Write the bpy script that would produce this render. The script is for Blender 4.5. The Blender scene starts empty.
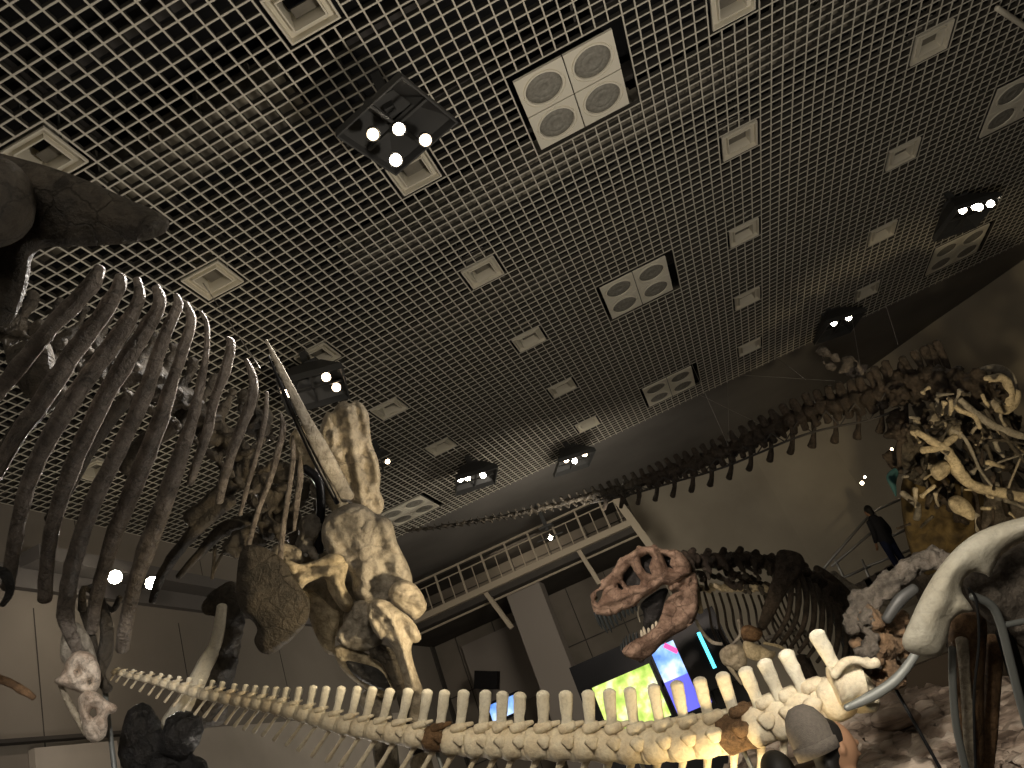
import bpy, bmesh, math, random
import numpy as np
from mathutils import Vector, Matrix, noise
from mathutils.geometry import delaunay_2d_cdt
random.seed(7)
sc = bpy.context.scene
C = sc.collection
# ------------------------------------------------------------------ camera
F = 778.32
CZ = 2.0                                  # camera height above the floor
def cam_rot(a, b, c):
    ca, sa, cb, sb, cc, s2 = math.cos(a), math.sin(a), math.cos(b), math.sin(b), math.cos(c), math.sin(c)
    return (Matrix(((ca, -sa, 0), (sa, ca, 0), (0, 0, 1))) @ Matrix(((1, 0, 0), (0, cb, -sb), (0, sb, cb)))
            @ Matrix(((1, 0, 0), (0, 0, -1), (0, 1, 0))) @ Matrix(((cc, -s2, 0), (s2, cc, 0), (0, 0, 1))))
CM = cam_rot(0.136764, 0.448049, -0.395661)
CAM = Vector((0, 0, CZ))
cd = bpy.data.cameras.new('camera'); cd.sensor_width = 36; cd.lens = F * 36 / 1024; cd.clip_end = 200; cd.clip_start = .05
co = bpy.data.objects.new('camera', cd); co.matrix_world = Matrix.Translation(CAM) @ CM.to_4x4(); C.objects.link(co); sc.camera = co
sc.view_settings.view_transform = 'Standard'; sc.view_settings.look = 'None'
sc.view_settings.exposure = 0.72; sc.view_settings.gamma = 1; sc.view_settings.use_curve_mapping = False
# ------------------------------------------------------------------ world and lights
w = bpy.data.worlds.new('world'); sc.world = w; w.use_nodes = True
w.node_tree.nodes['Background'].inputs[0].default_value = (1, .9, .75, 1)
w.node_tree.nodes['Background'].inputs[1].default_value = .10
WARM = (1, .90, .78)
def light(kind, loc, energy, col=WARM, size=.3, target=None, spot=None, blend=.6, size_y=None):
    l = bpy.data.lights.new(kind.lower() + '_lamp', kind); l.energy = energy; l.color = col
    if kind == 'AREA':
        l.size = size
        if size_y: l.shape = 'RECTANGLE'; l.size_y = size_y
    else: l.shadow_soft_size = size
    if spot: l.spot_size = math.radians(spot); l.spot_blend = blend
    o = bpy.data.objects.new(kind.lower() + '_lamp', l); o.location = loc
    if target is not None:
        o.rotation_euler = (Vector(target) - Vector(loc)).to_track_quat('-Z', 'Y').to_euler()
    C.objects.link(o); return o
def at(x, y, d):
    return CAM + CM @ Vector(((x - 512) / F * d, -(y - 384) / F * d, -d))
def hit(x, y, ax, val):
    r = CM @ Vector(((x - 512) / F, -(y - 384) / F, -1)); return CAM + r * ((val - CAM[ax]) / r[ax])
HC = CZ + 6.2                             # ceiling grid height
# unseen added lamps, bar the last two: ceiling uplight, wall fill, spots on mounts
light('SPOT', (1.5, 4.6, 2.75), 330, size=.4, target=(1.6, 4.9, 9), spot=158, blend=.35)
light('POINT', (-4.2, 7.0, 1.6), 70, size=.5)
light('AREA', (0, -2.5, 5.5), 60, size=4, target=(-2, 6, 5))
light('SPOT', tuple(at(770, 345, 2.5)), 150, col=(1, .90, .76), size=.08, target=tuple(at(910, 690, 4.3)), spot=52, blend=.8)
light('SPOT', tuple(at(745, 668, 8.3)), 22, col=(1, .82, .55), size=.08, target=tuple(at(752, 650, 9.6)), spot=60)
light('SPOT', tuple(at(780, 885, 3.65)), 75, col=(1, .74, .38), size=.08, target=tuple(at(765, 716, 4.15)), spot=125, blend=1)
light('SPOT', tuple(at(700, 250, 1.3)), 32, col=(1, .9, .74), size=.1, target=tuple(at(960, 600, 2.5)), spot=60)
light('SPOT', tuple(at(380, 300, 2.6)), 110, col=(1, .86, .66), size=.1, target=tuple(at(520, 740, 4.6)), spot=60, blend=1)
light('SPOT', tuple(at(400, 200, 5.9)), 900, col=(1, .94, .88), size=.06, target=tuple(at(190, 330, 4.3)), spot=50, blend=.8)
light('SPOT', tuple(at(590, 650, 4.0)), 120, col=(1, .80, .52), size=.08, target=tuple(at(370, 570, 5.2)), spot=60)
light('SPOT', tuple(at(430, 300, 5.5)), 620, col=(1, .84, .72), size=.1, target=tuple(at(635, 600, 9.5)), spot=24)
light('SPOT', tuple(at(640, 690, 14.5)), 1100, col=(1, .88, .70), size=.3, target=tuple(at(790, 500, 21)), spot=70, blend=1)
light('SPOT', tuple(at(1010, 640, 7.5)), 330, col=(1, .8, .5), size=.15, target=tuple(at(950, 460, 12)), spot=50)
light('AREA', tuple(at(600, 560, 15)), 95, col=(1, .9, .76), size=1.5, target=tuple(at(510, 640, 22)))
light('AREA', (-5, 22.6, 7.95), 25, col=(1, .85, .65), size=1.5, target=(-5, 24.4, 6.5))
light('SPOT', (-6.2, 7.5, 6.4), 60, col=(1, .84, .7), size=.2, target=(-9, 11, 4.8), spot=110, blend=1)
light('SPOT', tuple(at(60, 560, 2.6)), 100, col=(1, .93, .86), size=.05, target=tuple(at(95, 700, 4.6)), spot=26)
light('SPOT', tuple(hit(113, 577, 0, -8.0)), 90, col=(1, .92, .82), size=.1, target=tuple(at(160, 560, 5)), spot=90)
light('SPOT', tuple(hit(153, 583, 0, -8.0)), 90, col=(1, .92, .82), size=.1, target=tuple(at(220, 600, 6)), spot=90)
# ------------------------------------------------------------------ materials
def mat(name, c, rough=.7, c2=None, scale=4, bump=0, metal=0, detail=6, emit=None, bscale=None, spec=.3):
    m = bpy.data.materials.new(name); m.use_nodes = True; nt = m.node_tree; b = nt.nodes['Principled BSDF']
    b.inputs['Base Color'].default_value = (*c, 1); b.inputs['Roughness'].default_value = rough; b.inputs['Metallic'].default_value = metal
    b.inputs['Specular IOR Level'].default_value = spec
    tc = nt.nodes.new('ShaderNodeTexCoord')
    if c2:
        n = nt.nodes.new('ShaderNodeTexNoise'); n.inputs['Scale'].default_value = scale; n.inputs['Detail'].default_value = detail
        r = nt.nodes.new('ShaderNodeValToRGB'); r.color_ramp.elements[0].position = .36; r.color_ramp.elements[1].position = .64
        r.color_ramp.elements[0].color = (*c2, 1); r.color_ramp.elements[1].color = (*c, 1)
        nt.links.new(tc.outputs['Object'], n.inputs['Vector']); nt.links.new(n.outputs['Fac'], r.inputs[0]); nt.links.new(r.outputs[0], b.inputs['Base Color'])
    if bump:
        n2 = nt.nodes.new('ShaderNodeTexNoise'); n2.inputs['Scale'].default_value = bscale or scale * 4; n2.inputs['Detail'].default_value = 8
        bp = nt.nodes.new('ShaderNodeBump'); bp.inputs['Strength'].default_value = bump; bp.inputs['Distance'].default_value = .02
        nt.links.new(tc.outputs['Object'], n2.inputs['Vector']); nt.links.new(n2.outputs['Fac'], bp.inputs['Height']); nt.links.new(bp.outputs[0], b.inputs['Normal'])
    if emit:
        b.inputs['Emission Color'].default_value = (*c, 1); b.inputs['Emission Strength'].default_value = emit
    return m
def bmat(name, c, c2, rough=.55, scale=5, bump=.6, bscale=26, crack=.5, spec=.35, pore=.7):
    """bone: blotches, fine pores and hairline cracks"""
    m = bpy.data.materials.new(name); m.use_nodes = True; nt = m.node_tree; b = nt.nodes['Principled BSDF']; N = nt.nodes.new; Lk = nt.links.new
    b.inputs['Roughness'].default_value = rough; b.inputs['Specular IOR Level'].default_value = spec
    tc = N('ShaderNodeTexCoord'); n = N('ShaderNodeTexNoise'); n.inputs['Scale'].default_value = scale; n.inputs['Detail'].default_value = 9; n.inputs['Roughness'].default_value = .65
    r = N('ShaderNodeValToRGB'); r.color_ramp.elements[0].position = .38; r.color_ramp.elements[1].position = .6; r.color_ramp.elements[0].color = (*c2, 1); r.color_ramp.elements[1].color = (*c, 1)
    Lk(tc.outputs['Object'], n.inputs['Vector']); Lk(n.outputs['Fac'], r.inputs[0])
    f = N('ShaderNodeTexNoise'); f.inputs['Scale'].default_value = bscale; f.inputs['Detail'].default_value = 6; f.inputs['Roughness'].default_value = .7; Lk(tc.outputs['Object'], f.inputs['Vector'])
    fr_ = N('ShaderNodeValToRGB'); fr_.color_ramp.elements[0].position = .35; fr_.color_ramp.elements[1].position = .55; fr_.color_ramp.elements[0].color = (.45, .42, .38, 1); fr_.color_ramp.elements[1].color = (1, 1, 1, 1); Lk(f.outputs['Fac'], fr_.inputs[0])
    v = N('ShaderNodeTexVoronoi'); v.feature = 'DISTANCE_TO_EDGE'; v.inputs['Scale'].default_value = scale * 1.6
    mx = N('ShaderNodeMixRGB'); mx.inputs[0].default_value = .12; Lk(tc.outputs['Object'], mx.inputs[1]); Lk(n.outputs['Color'], mx.inputs[2]); Lk(mx.outputs[0], v.inputs['Vector'])
    vr = N('ShaderNodeValToRGB'); vr.color_ramp.elements[0].position = .0; vr.color_ramp.elements[1].position = .035; k = 1 - crack; vr.color_ramp.elements[0].color = (k, k, k, 1); vr.color_ramp.elements[1].color = (1, 1, 1, 1); Lk(v.outputs['Distance'], vr.inputs[0])
    m1 = N('ShaderNodeMixRGB'); m1.blend_type = 'MULTIPLY'; m1.inputs[0].default_value = pore; Lk(r.outputs[0], m1.inputs[1]); Lk(fr_.outputs[0], m1.inputs[2])
    m2 = N('ShaderNodeMixRGB'); m2.blend_type = 'MULTIPLY'; m2.inputs[0].default_value = 1; Lk(m1.outputs[0], m2.inputs[1]); Lk(vr.outputs[0], m2.inputs[2]); Lk(m2.outputs[0], b.inputs['Base Color'])
    a = N('ShaderNodeMath'); a.operation = 'MULTIPLY'; Lk(f.outputs['Fac'], a.inputs[0]); Lk(vr.outputs[0], a.inputs[1])
    bp = N('ShaderNodeBump'); bp.inputs['Strength'].default_value = bump; bp.inputs['Distance'].default_value = .035; Lk(a.outputs[0], bp.inputs['Height']); Lk(bp.outputs[0], b.inputs['Normal'])
    return m
M = dict(
    grid=mat('grid_paint', (.56, .53, .44), .6), web=mat('grid_web_shade', (.06, .055, .045), .7), plenum=mat('plenum_black', (.012, .012, .013), .9),  # web: dark colour stands in for the unlit bar sides
    duct=mat('duct_metal', (.24, .22, .17), .6, (.12, .11, .09), 2), joist=mat('joist', (.06, .055, .05), .7),
    vent=mat('vent_paint', (.62, .58, .47), .5), ventdark=mat('vent_dark', (.01, .012, .02), .6),
    panel=mat('speaker_panel', (.72, .68, .56), .5), grille=mat('speaker_grille', (.27, .26, .22), .6, (.2, .19, .16), 30),
    pod=mat('lamp_hood', (.05, .05, .048), .45, spec=.4), lamp=mat('lamp_lens', (1, .86, .66), .4, emit=60),
    lampdim=mat('lamp_lens_dim', (1, .78, .5), .4, emit=4), amber=mat('lamp_amber', (1, .75, .5), .4, emit=14),
    wall=mat('wall_plaster', (.27, .24, .20), .8, (.23, .205, .17), .6, .1),
    wallr=mat('right_wall_plaster', (.44, .39, .30), .8, (.34, .30, .23), .5, .1),
    band=mat('bulkhead_paint', (.16, .15, .14), .8), lightpanel=mat('light_panel', (.60, .54, .46), .7, (.5, .45, .38), 1),
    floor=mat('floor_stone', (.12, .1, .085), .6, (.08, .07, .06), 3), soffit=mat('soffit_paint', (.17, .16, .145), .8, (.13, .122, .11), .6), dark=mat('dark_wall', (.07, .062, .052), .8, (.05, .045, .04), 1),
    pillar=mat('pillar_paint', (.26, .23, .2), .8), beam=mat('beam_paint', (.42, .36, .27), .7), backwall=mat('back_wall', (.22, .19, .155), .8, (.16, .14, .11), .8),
    black=mat('black_plastic', (.006, .006, .007), .4), steel=mat('steel', (.45, .44, .42), .35, metal=.8), greysteel=mat('grey_painted_steel', (.20, .21, .20), .5, metal=.3),
    white=bmat('white_bone', (.84, .76, .58), (.72, .61, .43), .55, 9, .4, 45, .1, pore=.3), cream=bmat('cream_bone', (.88, .84, .70), (.78, .72, .57), .55, 6, .35, 40, .1, pore=.25),
    brown=bmat('brown_bone', (.22, .13, .065), (.12, .07, .035), .6, 12, .6, 40, .5),
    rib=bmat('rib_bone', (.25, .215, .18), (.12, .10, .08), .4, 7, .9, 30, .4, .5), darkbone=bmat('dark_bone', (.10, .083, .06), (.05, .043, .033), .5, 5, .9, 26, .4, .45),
    blackbone=bmat('black_bone', (.04, .037, .034), (.018, .018, .018), .42, 6, 1.0, 22, .4, .6),
    tan=bmat('tan_bone', (.46, .40, .30), (.27, .235, .175), .6, 2.6, .8, 24, .18), yellow=bmat('yellow_bone', (.64, .54, .36), (.38, .32, .22), .6, 5, .8, 26, .18),
    greybone=bmat('grey_tan_bone', (.40, .36, .29), (.22, .20, .165), .58, 2.6, .8, 22, .2),
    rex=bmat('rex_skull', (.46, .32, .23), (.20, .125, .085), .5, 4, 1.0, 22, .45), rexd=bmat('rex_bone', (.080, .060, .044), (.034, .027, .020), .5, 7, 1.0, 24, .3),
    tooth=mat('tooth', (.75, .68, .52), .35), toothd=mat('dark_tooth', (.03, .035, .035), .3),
    pale=bmat('pale_skull', (.76, .66, .54), (.48, .37, .28), .55, 8, .5, 40, .4), rock=bmat('matrix_rock', (.24, .205, .17), (.11, .095, .078), .85, 7, 1.0, 24, .2),
    rockred=bmat('rust_rock', (.33, .21, .12), (.17, .12, .08), .85, 7, 1.0, 26, .2), strata=mat('strata_rock', (.52, .42, .33), .8, (.27, .19, .14), 3, .6),
    hat=mat('beanie_wool', (.15, .13, .11), .95, (.12, .105, .09), 60, .4), skin=mat('skin', (.30, .17, .10), .6), hair=mat('black_hair', (.01, .009, .008), .6),
    cloth=mat('dark_coat', (.02, .02, .025), .9), denim=mat('navy_trousers', (.015, .02, .05), .9), teal=mat('teal_fin', (.06, .16, .17), .6),
    rubber=mat('black_rubber', (.01, .01, .01), .7), cable=mat('cable', (.35, .33, .3), .4, metal=.6))
def screen_mat(name, cols, scale=3, strength=1.6):
    m = bpy.data.materials.new(name); m.use_nodes = True; nt = m.node_tree; b = nt.nodes['Principled BSDF']
    tc = nt.nodes.new('ShaderNodeTexCoord'); n = nt.nodes.new('ShaderNodeTexNoise'); n.inputs['Scale'].default_value = scale; n.inputs['Detail'].default_value = 4
    r = nt.nodes.new('ShaderNodeValToRGB'); cr = r.color_ramp
    while len(cr.elements) < len(cols): cr.elements.new(.5)
    for i, c in enumerate(cols): cr.elements[i].position = .33 + .34 * i / (len(cols) - 1); cr.elements[i].color = (*c, 1)
    nt.links.new(tc.outputs['Object'], n.inputs['Vector']); nt.links.new(n.outputs['Fac'], r.inputs[0])
    nt.links.new(r.outputs[0], b.inputs['Emission Color']); b.inputs['Emission Strength'].default_value = strength
    b.inputs['Base Color'].default_value = (0, 0, 0, 1); return m
def strata_mat():
    m = bpy.data.materials.new('strata_rock'); m.use_nodes = True; nt = m.node_tree; b = nt.nodes['Principled BSDF']; N = nt.nodes.new; Lk = nt.links.new
    b.inputs['Roughness'].default_value = .85; tc = N('ShaderNodeTexCoord'); mp = N('ShaderNodeMapping'); mp.inputs['Scale'].default_value = (.5, 1.5, 5); mp.inputs['Rotation'].default_value = (.1, .05, 0)
    n = N('ShaderNodeTexNoise'); n.inputs['Scale'].default_value = 2.2; n.inputs['Detail'].default_value = 9; n.inputs['Distortion'].default_value = .6; Lk(tc.outputs['Object'], mp.inputs[0]); Lk(mp.outputs[0], n.inputs['Vector'])
    r = N('ShaderNodeValToRGB'); cr = r.color_ramp; cr.elements[0].position = .36; cr.elements[0].color = (.10, .07, .05, 1); cr.elements[1].position = .66; cr.elements[1].color = (.56, .48, .40, 1); e = cr.elements.new(.47); e.color = (.36, .28, .22, 1)
    Lk(n.outputs['Fac'], r.inputs[0]); Lk(r.outputs[0], b.inputs['Base Color']); bp = N('ShaderNodeBump'); bp.inputs['Strength'].default_value = 1; bp.inputs['Distance'].default_value = .08; Lk(n.outputs['Fac'], bp.inputs['Height']); Lk(bp.outputs[0], b.inputs['Normal']); return m
M['strata'] = strata_mat()
M['green_screen'] = screen_mat('green_picture', [(.25, .42, .05), (.55, .7, .15), (.85, .85, .6)], 3.5, 1.0)
M['sky_screen'] = screen_mat('sky_picture', [(.04, .16, .8), (.25, .45, .9), (.8, .85, .95)], 2.5, 1.0)
M['blue_screen'] = screen_mat('blue_picture', [(.10, .10, .62), (.13, .13, .72)], 1, 1.0)
M['cyan'] = mat('cyan_strip', (.1, .75, .9), .5, emit=1.6)
M['magenta'] = mat('pink_picture', (.7, .08, .3), .5, emit=1.0)
# ------------------------------------------------------------------ mesh helpers
def empty(name, loc, label, cat, group=None):
    o = bpy.data.objects.new(name, None); o.location = loc; o.empty_display_size = .1; C.objects.link(o)
    tag(o, label, cat, group); return o
def tag(o, label, cat, group=None, kind=None):
    o['label'] = label; o['category'] = cat
    if group: o['group'] = group
    if kind: o['kind'] = kind
    return o
def worldloc(p):
    v = Vector((0, 0, 0))
    while p: v = v + p.location; p = p.parent
    return v
class MB:
    def __init__(s): s.v = []; s.f = []
    def add(s, v, f):
        n = len(s.v); s.v += [Vector(a) for a in v]; s.f += [tuple(i + n for i in q) for q in f]; return s
    def box(s, c, size, R=None):
        hx, hy, hz = size[0] / 2, size[1] / 2, size[2] / 2; c = Vector(c)
        vs = [Vector((x, y, z)) for z in (-hz, hz) for x, y in ((-hx, -hy), (hx, -hy), (hx, hy), (-hx, hy))]
        if R: vs = [R @ v for v in vs]
        return s.add([v + c for v in vs], [(3, 2, 1, 0), (4, 5, 6, 7), (0, 1, 5, 4), (1, 2, 6, 5), (2, 3, 7, 6), (3, 0, 4, 7)])
    def bar(s, a, b, wd, h, up=(0, 0, 1)):
        a = Vector(a); b = Vector(b); t = (b - a); L = t.length; t.normalize(); u = Vector(up); sd = t.cross(u)
        if sd.length < 1e-3: sd = t.cross(Vector((1, 0, 0)))
        sd.normalize(); u = sd.cross(t)
        R = Matrix((t, sd, u)).transposed()
        return s.box((a + b) / 2, (L, wd, h), R)
    def sweep(s, P, Rr, flat=.7, seg=10, sub=5, amp=.08, fr=9, view=None, cap=1.):
        """tube through P with radii Rr; 'flat' = radius along the sight line / radius across it"""
        P = [Vector(p) for p in P]
        if not hasattr(Rr, '__len__'): Rr = [Rr] * len(P)
        pts = []; rad = []
        for i in range(len(P) - 1):
            p0 = P[max(i - 1, 0)]; p1 = P[i]; p2 = P[i + 1]; p3 = P[min(i + 2, len(P) - 1)]
            for k in range(sub):
                t = k / sub
                pts.append(.5 * ((2 * p1) + (p2 - p0) * t + (2 * p0 - 5 * p1 + 4 * p2 - p3) * t * t + (3 * p1 - p0 - 3 * p2 + p3) * t ** 3))
                rad.append(Rr[i] + (Rr[i + 1] - Rr[i]) * (t * t * (3 - 2 * t)))
        pts.append(P[-1]); rad.append(Rr[-1])
        t0 = (pts[1] - pts[0]).normalized(); t1 = (pts[-1] - pts[-2]).normalized()
        pts = [pts[0] - t0 * rad[0] * .55 * cap, pts[0] - t0 * rad[0] * .35 * cap] + pts + [pts[-1] + t1 * rad[-1] * .35 * cap, pts[-1] + t1 * rad[-1] * .55 * cap]
        rad = [rad[0] * .3, rad[0] * (.75 + .15 * (1 - cap))] + rad + [rad[-1] * (.75 + .15 * (1 - cap)), rad[-1] * .3]
        vs = []; n = len(pts); v0 = view or (pts[n // 2] - CAM).normalized()
        prev = None
        for i, p in enumerate(pts):
            t = (pts[min(i + 1, n - 1)] - pts[max(i - 1, 0)]).normalized()
            a = t.cross(v0)
            if a.length < .25 and prev: a = prev - t * prev.dot(t)
            if a.length < 1e-4: a = t.cross(Vector((.3, .5, .8)))
            a.normalize()
            if prev and a.dot(prev) < 0: a = -a
            prev = a; b = t.cross(a).normalized()
            for k in range(seg):
                th = 2 * math.pi * k / seg; dr = a * math.cos(th) + b * math.sin(th) * flat
                q = p + dr * rad[i]
                if amp: q = p + dr * rad[i] * (1 + amp * 2 * noise.noise(q * fr))
                vs.append(q)
        fs = [(i * seg + k, i * seg + (k + 1) % seg, (i + 1) * seg + (k + 1) % seg, (i + 1) * seg + k) for i in range(n - 1) for k in range(seg)]
        fs += [tuple(range(seg - 1, -1, -1)), tuple((n - 1) * seg + k for k in range(seg))]
        return s.add(vs, fs)
    def ball(s, c, r, amp=.0, fr=6, seg=14, rings=9, R=None):
        if not hasattr(r, '__len__'): r = (r, r, r)
        c = Vector(c); vs = [Vector((0, 0, -1))]
        for j in range(1, rings):
            ph = -math.pi / 2 + math.pi * j / rings
            for k in range(seg):
                th = 2 * math.pi * k / seg; vs.append(Vector((math.cos(ph) * math.cos(th), math.cos(ph) * math.sin(th), math.sin(ph))))
        vs.append(Vector((0, 0, 1))); out = []
        for v in vs:
            q = Vector((v.x * r[0], v.y * r[1], v.z * r[2]))
            if R: q = R @ q
            if amp: q = q * (1 + amp * 2 * noise.noise((q + c) * fr))
            out.append(c + q)
        fs = [(0, 1 + (k + 1) % seg, 1 + k) for k in range(seg)]
        for j in range(rings - 2):
            for k in range(seg):
                a = 1 + j * seg; fs.append((a + k, a + (k + 1) % seg, a + seg + (k + 1) % seg, a + seg + k))
        a = 1 + (rings - 2) * seg; fs += [(a + k, a + (k + 1) % seg, len(vs) - 1) for k in range(seg)]
        return s.add(out, fs)
    def lathe(s, c, prof, axis, seg=24):
        """prof: (radius, along axis)"""
        ax = Vector(axis).normalized(); u = ax.cross(Vector((0, 0, 1)))
        if u.length < 1e-3: u = Vector((1, 0, 0))
        u.normalize(); v = ax.cross(u); c = Vector(c); vs = []
        for r, h in prof:
            for k in range(seg):
                th = 2 * math.pi * k / seg; vs.append(c + ax * h + (u * math.cos(th) + v * math.sin(th)) * r)
        n = len(prof)
        fs = [(i * seg + k, i * seg + (k + 1) % seg, (i + 1) * seg + (k + 1) % seg, (i + 1) * seg + k) for i in range(n - 1) for k in range(seg)]
        fs += [tuple(range(seg - 1, -1, -1)), tuple((n - 1) * seg + k for k in range(seg))]
        return s.add(vs, fs)
    def slab(s, poly, d, th, edge=None, holes=(), ridges=(), step=3.0, amp=.25, fr=14, anchors=None, mind=.12, smooth=2):
        """rounded bone plate: outline in sight-line units at distance d, real thickness th (m), swollen away from its rim"""
        for _ in range(smooth):
            q = []
            for i in range(len(poly)):
                a = poly[i]; b = poly[(i + 1) % len(poly)]
                q += [(a[0] * .78 + b[0] * .22, a[1] * .78 + b[1] * .22), (a[0] * .22 + b[0] * .78, a[1] * .22 + b[1] * .78)]
            poly = q
        A = np.array(poly, float); HS = [np.array(h, float) for h in holes]
        edge = edge or 12
        def segd(p, Q):
            a = Q; b = np.roll(Q, -1, 0); ab = b - a; t = np.clip(((p - a) * ab).sum(1) / ((ab ** 2).sum(1) + 1e-9), 0, 1)
            return np.sqrt((((a + ab * t[:, None]) - p) ** 2).sum(1)).min()
        def inside(p, Q):
            x, y = p; a = Q; b = np.roll(Q, -1, 0)
            c = ((a[:, 1] > y) != (b[:, 1] > y)); xs = (b[:, 0] - a[:, 0]) * (y - a[:, 1]) / (b[:, 1] - a[:, 1] + 1e-12) + a[:, 0]
            return bool((c & (x < xs)).sum() % 2)
        pts = []; edges = []
        for Q in [A] + HS:
            n = len(pts); R_ = []
            for i in range(len(Q)):
                a = Q[i]; b = Q[(i + 1) % len(Q)]; k = max(1, int(np.hypot(*(b - a)) / (step * 1.3)))
                for j in range(k): R_.append(a + (b - a) * j / k)
            pts += [tuple(r) for r in R_]; m = len(R_)
            edges += [(n + i, n + (i + 1) % m) for i in range(m)]
        x0, y0 = A.min(0); x1, y1 = A.max(0); yy = y0; row = 0
        while yy < y1:
            xx = x0 + (step / 2 if row % 2 else 0)
            while xx < x1:
                p = (xx, yy)
                if inside(p, A) and not any(inside(p, h) for h in HS) and min(segd(np.array(p), Q) for Q in [A] + HS) > step * .5: pts.append(p)
                xx += step
            yy += step * .87; row += 1
        V, E, Fc, *_ = delaunay_2d_cdt([Vector(p) for p in pts], edges, [], 0, 1e-4)
        V = [np.array(v[:]) for v in V]
        tris = []
        for f in Fc:
            c = sum(V[i] for i in f) / len(f)
            if inside(c, A) and not any(inside(c, h) for h in HS): tris.append(tuple(f))
        from collections import Counter
        ec = Counter()
        for f in tris:
            for i in range(len(f)): ec[tuple(sorted((f[i], f[(i + 1) % len(f)])))] += 1
        bd = set(i for e, c in ec.items() if c == 1 for i in e)
        fr_ = []; bk = []
        for i, v in enumerate(V):
            e = min(segd(v, Q) for Q in [A] + HS)
            h = 0 if i in bd else math.sqrt(max(0, 1 - (1 - min(e / edge, 1)) ** 2))
            h = (mind if i not in bd else mind) + (1 - mind) * h
            dd = d
            if anchors:
                ws = [1 / ((v[0] - ax) ** 2 + (v[1] - ay) ** 2 + 1) for ax, ay, _ in anchors]
                dd = sum(wt * a[2] for wt, a in zip(ws, anchors)) / sum(ws)
            wp = at(v[0], v[1], dd); r = 0
            for (line, wd, hh) in ridges:
                L = np.array(line, float); ab = L[1:] - L[:-1]; t = np.clip(((v - L[:-1]) * ab).sum(1) / ((ab ** 2).sum(1) + 1e-9), 0, 1)
                r += hh * math.exp(-((np.sqrt((((L[:-1] + ab * t[:, None]) - v) ** 2).sum(1)).min() / wd) ** 2))
            nz = noise.noise(wp * fr) * amp + noise.noise(wp * fr * 2.7) * amp * .5
            ray = (wp - CAM).normalized()
            fr_.append(wp - ray * (th / 2 * (h * (1 + nz)) + (r * min(1, h * 1.3) if i not in bd else 0))); bk.append(wp + ray * th / 2 * h)
        n = len(fr_); fs = []
        for f in tris:
            fs.append(tuple(reversed(f))); fs.append(tuple(i + n for i in f))
        for f in tris:
            for i in range(len(f)):
                a, b = f[i], f[(i + 1) % len(f)]
                if ec[tuple(sorted((a, b)))] == 1: fs.append((a, b, b + n, a + n))
        return s.add(fr_ + bk, fs)
    def build(s, name, m, parent=None, smooth=True, remesh=None, disp=0, dfr=10, recalc=True, smoothit=0):
        me = bpy.data.meshes.new(name); org = worldloc(parent) if parent else Vector((0, 0, 0))
        me.from_pydata([tuple(v - org) for v in s.v], [], s.f); me.update()
        if recalc:
            b = bmesh.new(); b.from_mesh(me); bmesh.ops.recalc_face_normals(b, faces=b.faces); b.to_mesh(me); b.free()
        o = bpy.data.objects.new(name, me); C.objects.link(o)
        if remesh:
            md = o.modifiers.new('r', 'REMESH'); md.mode = 'VOXEL'; md.voxel_size = remesh
            if smoothit: ms = o.modifiers.new('s', 'SMOOTH'); ms.iterations = smoothit; ms.factor = .5
            bpy.context.view_layer.update()
            dg = bpy.context.evaluated_depsgraph_get(); nm = bpy.data.meshes.new_from_object(o.evaluated_get(dg)); o.modifiers.clear(); o.data = nm; me = nm; me.name = name
            if disp:
                for v in me.vertices:
                    q = v.co + org
                    v.co = v.co + v.normal * disp * (noise.noise(q * dfr) + .5 * noise.noise(q * dfr * 2.3) + .25 * noise.noise(q * dfr * 5))
        me.materials.clear(); me.materials.append(m)
        if smooth: me.polygons.foreach_set('use_smooth', [True] * len(me.polygons)); me.update()
        if parent: o.parent = parent
        return o
def struct(o): o['kind'] = 'structure'; return o
def px(r, d): return r * d / F
def pl(pts, d=None):
    return [at(p[0], p[1], p[2] if len(p) > 2 else d) for p in pts]
def bone(pts, rad, d, **k):
    """sweep through image positions (x, y[, distance]); radii in the same image units"""
    P = pl(pts, d)
    if not hasattr(rad, '__len__'): rad = [rad] * len(P)
    R = [px(r, (p[2] if len(p) > 2 else d)) for r, p in zip(rad, pts)]
    return P, R
# ================================================================== THE HALL
CELL = .1503; X2 = -1.03; Y0 = 4.338; ROW = CELL * 16
COLX = [X2 - 18 * CELL, X2, X2 + 26 * CELL, X2 + 44 * CELL]
RW = [(16.5, 10.5), (13.2, 15.6), (9.8, 18.93), (9.0, 19.57), (8.02, 20.3), (7.2, 20.98), (6.32, 21.76), (4.6, 22.7), (2.6, 23.3), (.6, 23.5), (-1.35, 23.5)]
def wall_y(x):
    pts = sorted(RW)
    if x <= pts[0][0]: return 22.4
    for a, b in zip(pts, pts[1:]):
        if a[0] <= x <= b[0]: return min(22.4, a[1] + (b[1] - a[1]) * (x - a[0]) / (b[0] - a[0]))
    return pts[-1][1]
XL, XR, YN = -9.0, 16.5, -4.0
# floor
b = MB().box((3.75, 11, -.1), (26, 31, .2)); struct(b.build('floor', M['floor'], smooth=False))
# left wall with panel joints
b = MB(); b.box((XL - .15, 10, 4.6), (.3, 28.4, 9.2)); struct(b.build('wall_left', M['wall'], smooth=False))
for i, (y0, y1, z0, z1) in enumerate([(y, y + 3.1, 0.1, CZ + 4.6) for y in np.arange(-3.3, 23, 3.12)]):
    pass
b = MB()
for y in np.arange(-3.3, 24, 3.12): b.box((XL + .002, y, 3.3), (.01, .012, 6.6))
for y in np.arange(-3.9, 24, 1.56): b.box((XL + .002, y, 7.7), (.01, .012, 1.0))
struct(b.build('trim_1', M['dark'], smooth=False))
b = MB(); b.box((XL + .05, 10, CZ + 5.02), (.1, 28, .34)); struct(b.build('trim_2', M['band'], smooth=False))
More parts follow.
